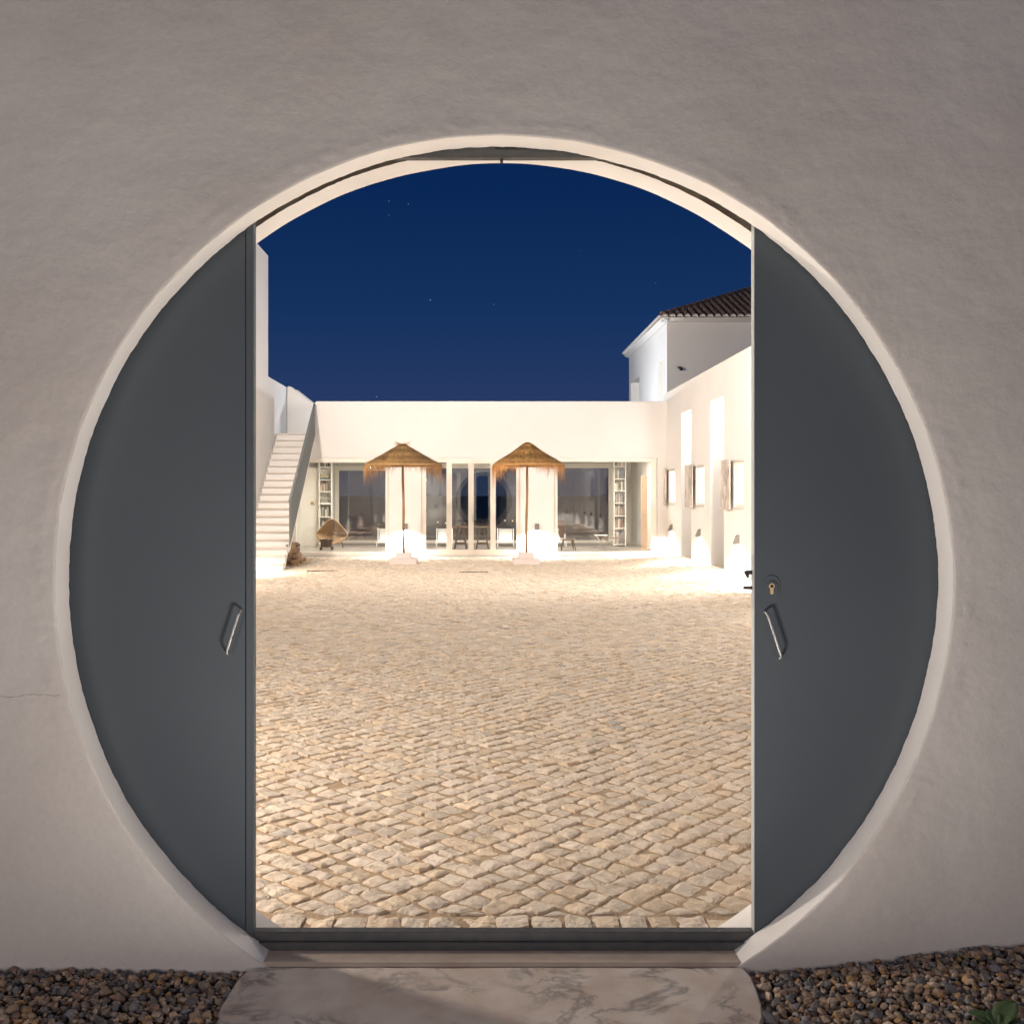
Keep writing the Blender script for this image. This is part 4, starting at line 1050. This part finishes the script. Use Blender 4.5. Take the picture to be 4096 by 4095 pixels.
# ================================================================= PARASOLS
def parasol(px, R, prof, leftdrop, rightdrop, label, m, pole_top, topknot, seed, yc=24.9):
    rr = random.Random(seed); X = PX(px, yc); z0 = zg(X, yc)
    t = thing('thatched_parasol', label, 'parasol', (X, yc, z0), 'thatched parasols in the courtyard')
    b = MB(); b.box(X-.315, X+.315, yc-.30, yc+.30, z0-.02, z0+.135); b.build('base', M['plinth'], t, bevel=.008)
    b = MB(); b.box(X-.178, X+.178, yc-.17, yc+.17, z0+.136, z0+.265); b.build('base_block', M['plinth'], t, bevel=.008)
    ptx = PX(pole_top, yc)
    pts = [(X+(ptx-X)*s+.006*math.sin(s*11+seed), yc+.004*math.cos(s*9), z0+.266+(prof[-1][1]-.1-z0-.266)*s) for s in [k/10 for k in range(11)]]
    MB().tube(pts, [.030+.002*math.sin(k*2.1) for k in range(11)], 10).build('pole', M['wood_pole'], t, smooth=True)
    ax = ptx
    # shell of thatch
    n = 56; nr = 22; vs = []; rows_ = []
    def prof_at(s):
        s *= len(prof)-1; i = min(int(s), len(prof)-2); f = s-i
        return prof[i][0]*(1-f)+prof[i+1][0]*f, prof[i][1]*(1-f)+prof[i+1][1]*f
    for i in range(nr):
        rad, z = prof_at(i/(nr-1))
        for k in range(n):
            a = 2*math.pi*k/n; w = 1+.03*math.sin(3*a+seed)+.02*math.sin(7*a)
            dz = .012*noise.noise(Vector((math.cos(a)*3, math.sin(a)*3, i*.8+seed)))+(.010 if (i % 3) == 0 else 0)
            vs.append((ax+rad*w*math.cos(a), yc+rad*w*math.sin(a), z+dz))
    b = MB(); b.add(vs, [(i*n+k, i*n+(k+1) % n, (i+1)*n+(k+1) % n, (i+1)*n+k) for i in range(nr-1) for k in range(n)])
    o = b.build('canopy', m, t, fix=True); add_tint(o, (.85, .8, .75))
    # strands lying on the shell
    b = MB(); tints = []
    for _ in range(5200):
        s = rr.random()**.6; a = rr.uniform(0, 2*math.pi); s = .0+s*.97; w = 1+.03*math.sin(3*a+seed)+.02*math.sin(7*a)
        r0, za = prof_at(s); L_ = rr.uniform(.05, .13); s2 = max(0, s-L_)
        r1, zb_ = prof_at(s2); a2 = a+rr.uniform(-.14, .14); wd = .006
        p0 = Vector((ax+r0*w*math.cos(a), yc+r0*w*math.sin(a), za+rr.uniform(.006, .022)))
        p1 = Vector((ax+r1*w*math.cos(a2), yc+r1*w*math.sin(a2), zb_+rr.uniform(.0, .03)))
        sd = Vector((-math.sin(a), math.cos(a), 0))*wd; up = Vector((0, 0, rr.uniform(0, .012)))
        i0 = len(b.v); b.add([p0-sd, p0+sd, p1+sd*.6+up, p1-sd*.6+up], [(0, 1, 2, 3)])
        q_ = rr.uniform(.45, 1.55)*(.85+.3*math.sin(s*26)); tints += [(q_, q_*rr.uniform(.92, 1.0), q_*rr.uniform(.8, 1))]*4
    o = b.build('thatch_strands', m, t, kind='stuff', fix=False); add_tint(o, np.array(tints))
    # hanging fringe
    b = MB(); tints = []; rE, zE = prof[0]
    for _ in range(3600):
        a = rr.uniform(0, 2*math.pi)
        if rr.random() > .10+.90*abs(math.cos(a))**1.6: continue
        if noise.noise(Vector((a*11, seed+3, 0))) < rr.uniform(-.55, .1) and rr.random() < .8: continue
        w = 1+.03*math.sin(3*a+seed)+.02*math.sin(7*a)
        cl = .5+.5*noise.noise(Vector((a*5, seed, 0)))
        side = -math.cos(a)
        drop = .07+(leftdrop if side > 0 else rightdrop)*abs(side)**2.2
        Ld = drop*(.2+1.7*rr.random()**2.2)*(.4+1.2*cl)
        p = Vector((ax+rE*w*math.cos(a)*rr.uniform(.96, 1.0), yc+rE*w*math.sin(a)*rr.uniform(.96, 1.0), zE+rr.uniform(-.01, .02)))
        out = Vector((math.cos(a), math.sin(a), 0)); sd = Vector((-math.sin(a), math.cos(a), 0)); ws = rr.uniform(.0016, .0034)
        curl = rr.uniform(-.07, .07)+.09*noise.noise(Vector((a*14, seed, 7))); prev = p; pts_ = [p]
        for k in (1, 2, 3):
            f = k/3; pts_.append(p+out*(.05*f*(1-f*.7)+rr.uniform(-.012, .012))*1.0+sd*curl*f*f+Vector((0, 0, -Ld*f)))
        i0 = len(b.v)
        vv_ = []
        for k, p_ in enumerate(pts_): vv_ += [p_-sd*ws*(1-k*.22), p_+sd*ws*(1-k*.22)]
        b.add(vv_, [(0, 1, 3, 2), (2, 3, 5, 4), (4, 5, 7, 6)])
        q_ = rr.uniform(.9, 1.5); tints += [(q_*1.1, q_, q_*.95)]*8
    o = b.build('fringe', m, t, kind='stuff', fix=False); add_tint(o, np.array(tints))
    if topknot:
        b = MB(); tints = []; zt_ = prof[-1][1]
        for _ in range(90):
            a = rr.uniform(0, 6.28); L_ = rr.uniform(.1, .26); el = rr.uniform(.0, .5)
            p = Vector((ax, yc, zt_-.02)); e1 = p+Vector((math.cos(a)*math.cos(el), math.sin(a)*math.cos(el), math.sin(el)))*L_
            sd = Vector((0, 0, .004)); b.add([p-sd, p+sd, e1+sd*.3, e1-sd*.3], [(0, 1, 2, 3)]); tints += [(1.1, 1, .9)]*4
        o = b.build('topknot', m, t, kind='stuff', fix=False); add_tint(o, np.array(tints))
    # frame ribs below
    for k in range(8):
        a = 2*math.pi*k/8+.2; MB().tube([(ax, yc, prof[-1][1]-.12), (ax+rE*.9*math.cos(a), yc+rE*.9*math.sin(a), zE+.03)], .009, 6).build('rib', M['wood_pole'], t)
def zz(py): return PZ(py, 24.9)
parasol(1615.5, .93, [(.93, zz(1866)), (.90, zz(1856)), (.72, zz(1842)), (.50, zz(1822)), (.27, zz(1800)), (.10, zz(1784)), (.02, zz(1777))],
        .22, .20, 'brown thatched parasol with a tufted tip, standing before the pier on the left', M['straw_a'], 1611, True, 3)
parasol(2105, .86, [(.86, zz(1866)), (.84, zz(1857)), (.70, zz(1843)), (.48, zz(1822)), (.28, zz(1800)), (.14, zz(1782)), (.06, zz(1775)), (.01, zz(1773))],
        .24, .20, 'golden thatched parasol with a rounded tip, standing right of the glass doors', M['straw_b'], 2110, False, 8)

# ================================================================= LOG PILE ON ITS PALLET
pc = P(1192, 2258, 24.8); pxr = pc[0]; zpl = zg(pxr, 24.9)+.012
pal_t = thing('wooden_pallet', 'small raw wooden pallet under the firewood beside the stairs', 'pallet', (-4.75, 25.3, zpl))
PX0, PX1, PY0, PY1 = -5.0, pxr, 24.8, 26.0
for yy in (PY0, PY0+.55, PY1-.1): MB().box(PX0, PX1, yy, yy+.1, zpl, zpl+.022).build('bottom_board', M['pallet'], pal_t)
for yy in (PY0, PY0+.55, PY1-.1):
    for xx in (PX0, (PX0+PX1)/2-.05, PX1-.1): MB().box(xx, xx+.1, yy+.001, yy+.099, zpl+.023, zpl+.10).build('block', M['pallet'], pal_t)
for k in range(7):
    yy = PY0+k*(PY1-PY0-.1)/6; MB().box(PX0, PX1, yy, yy+.1, zpl+.101, zpl+.123).build('top_board', M['pallet'], pal_t)
def log_mesh(seed):
    rr = random.Random(seed); n = 9; L_ = rr.uniform(.32, .5); r = rr.uniform(.05, .085); rings = 6
    bm = bmesh.new(); R = []
    for i in range(rings):
        s = i/(rings-1); ring = []
        for k in range(n):
            a = 2*math.pi*k/n; w = r*(1+.25*noise.noise(Vector((math.cos(a)*1.4+seed, math.sin(a)*1.4, s*2)))+rr.uniform(-.05, .05))
            ring.append(bm.verts.new((s*L_-L_/2, w*math.cos(a)+.02*math.sin(s*3+seed), w*math.sin(a))))
        R.append(ring)
    for i in range(rings-1):
        for k in range(n): bm.faces.new((R[i][k], R[i][(k+1) % n], R[i+1][(k+1) % n], R[i+1][k]))
    c1 = bm.faces.new(R[0]); c2 = bm.faces.new(R[-1]); c1.material_index = 1; c2.material_index = 1
    bmesh.ops.recalc_face_normals(bm, faces=bm.faces)
    me = bpy.data.meshes.new('firewood_log'); bm.to_mesh(me); bm.free(); me.materials.append(M['bark']); me.materials.append(M['cut']); return me
lm = [log_mesh(s) for s in range(9)]
rr = random.Random(4); zl = zpl+.20; nl = 0
for lay, (xmax, cnt) in enumerate(((pxr-.05, 6), (pxr-.03, 6), (pxr-.1, 5), (pxr-.22, 4), (pxr-.32, 3))):
    for k in range(cnt):
        for fr in ((0, 1) if lay < 3 else (0,)):
            o = bpy.data.objects.new('firewood_log', lm[rr.randrange(9)]); COL.objects.link(o)
            o.location = (-4.98+(xmax-.08+4.98)*(k+.5)/cnt+rr.uniform(-.02, .02), 25.05+fr*.5+rr.uniform(-.05, .05), zl+lay*.125+rr.uniform(-.01, .01))
            o.rotation_euler = (rr.uniform(0, 6.28), rr.uniform(-.12, .12), math.pi/2+rr.uniform(-.55, .55))
            lab = f"rough log {ORD[k]} from the stairs in the {('bottom', 'second', 'middle', 'fourth', 'top')[lay]} layer of firewood{', front row' if fr == 0 and lay < 3 else ', rear row' if fr else ''}"
            tag(o, lab, 'log', 'firewood logs beside the stairs'); nl += 1

# ================================================================= PLANT IN THE GRAVEL
px_, py_ = 1.375, 2.80; pl = thing('leafy_plant', 'small broad-leaved green plant growing in the gravel at the right', 'plant', (px_, py_, zgrav(px_, py_)-.02))
def leaf(ox, oy, oz, az, L_, wd, lift, droop):
    b = MB(); n = 10; vs = []
    d = Vector((math.cos(az), math.sin(az), 0)); s = Vector((-math.sin(az), math.cos(az), 0))
    for i in range(n+1):
        t_ = i/n; w = wd*math.sin(math.pi*min(1, t_*1.02))**.75*(1-.25*t_)+.001
        c = Vector((ox, oy, oz))+d*L_*t_+Vector((0, 0, lift*t_-droop*t_*t_))
        for k in (-1, -.5, 0, .5, 1): vs.append(c+s*w*k+Vector((0, 0, abs(k)*w*.35+.0015*math.sin(t_*20+k*3))))
    b.add(vs, [(i*5+k, i*5+k+1, (i+1)*5+k+1, (i+1)*5+k) for i in range(n) for k in range(4)])
    o = b.build('leaf', M['leaf_green'], pl, fix=False, smooth=True)
    md = o.modifiers.new('thick', 'SOLIDIFY'); md.thickness = .0012
zb = zgrav(px_, py_)-.012
for az, L_, wd, lf, dr, h in ((3.05, .10, .032, .012, .03, .02), (2.3, .085, .028, .045, .03, .02), (.75, .11, .034, .07, .03, .02), (1.5, .06, .022, .045, .02, .02),
                              (3.7, .10, .03, .03, .05, .02), (5.0, .09, .028, .03, .04, .02), (.1, .10, .032, .045, .05, .02), (5.8, .08, .024, .04, .03, .02)):
    leaf(px_, py_, zb+h-.01, az, L_, wd, lf, dr)
MB().tube([(px_, py_, zb-.02), (px_+.003, py_, zb+.05)], [.006, .003], 8).build('stem', M['leaf_green'], pl)

print('stones', len(stones), 'objects', len(bpy.data.objects))
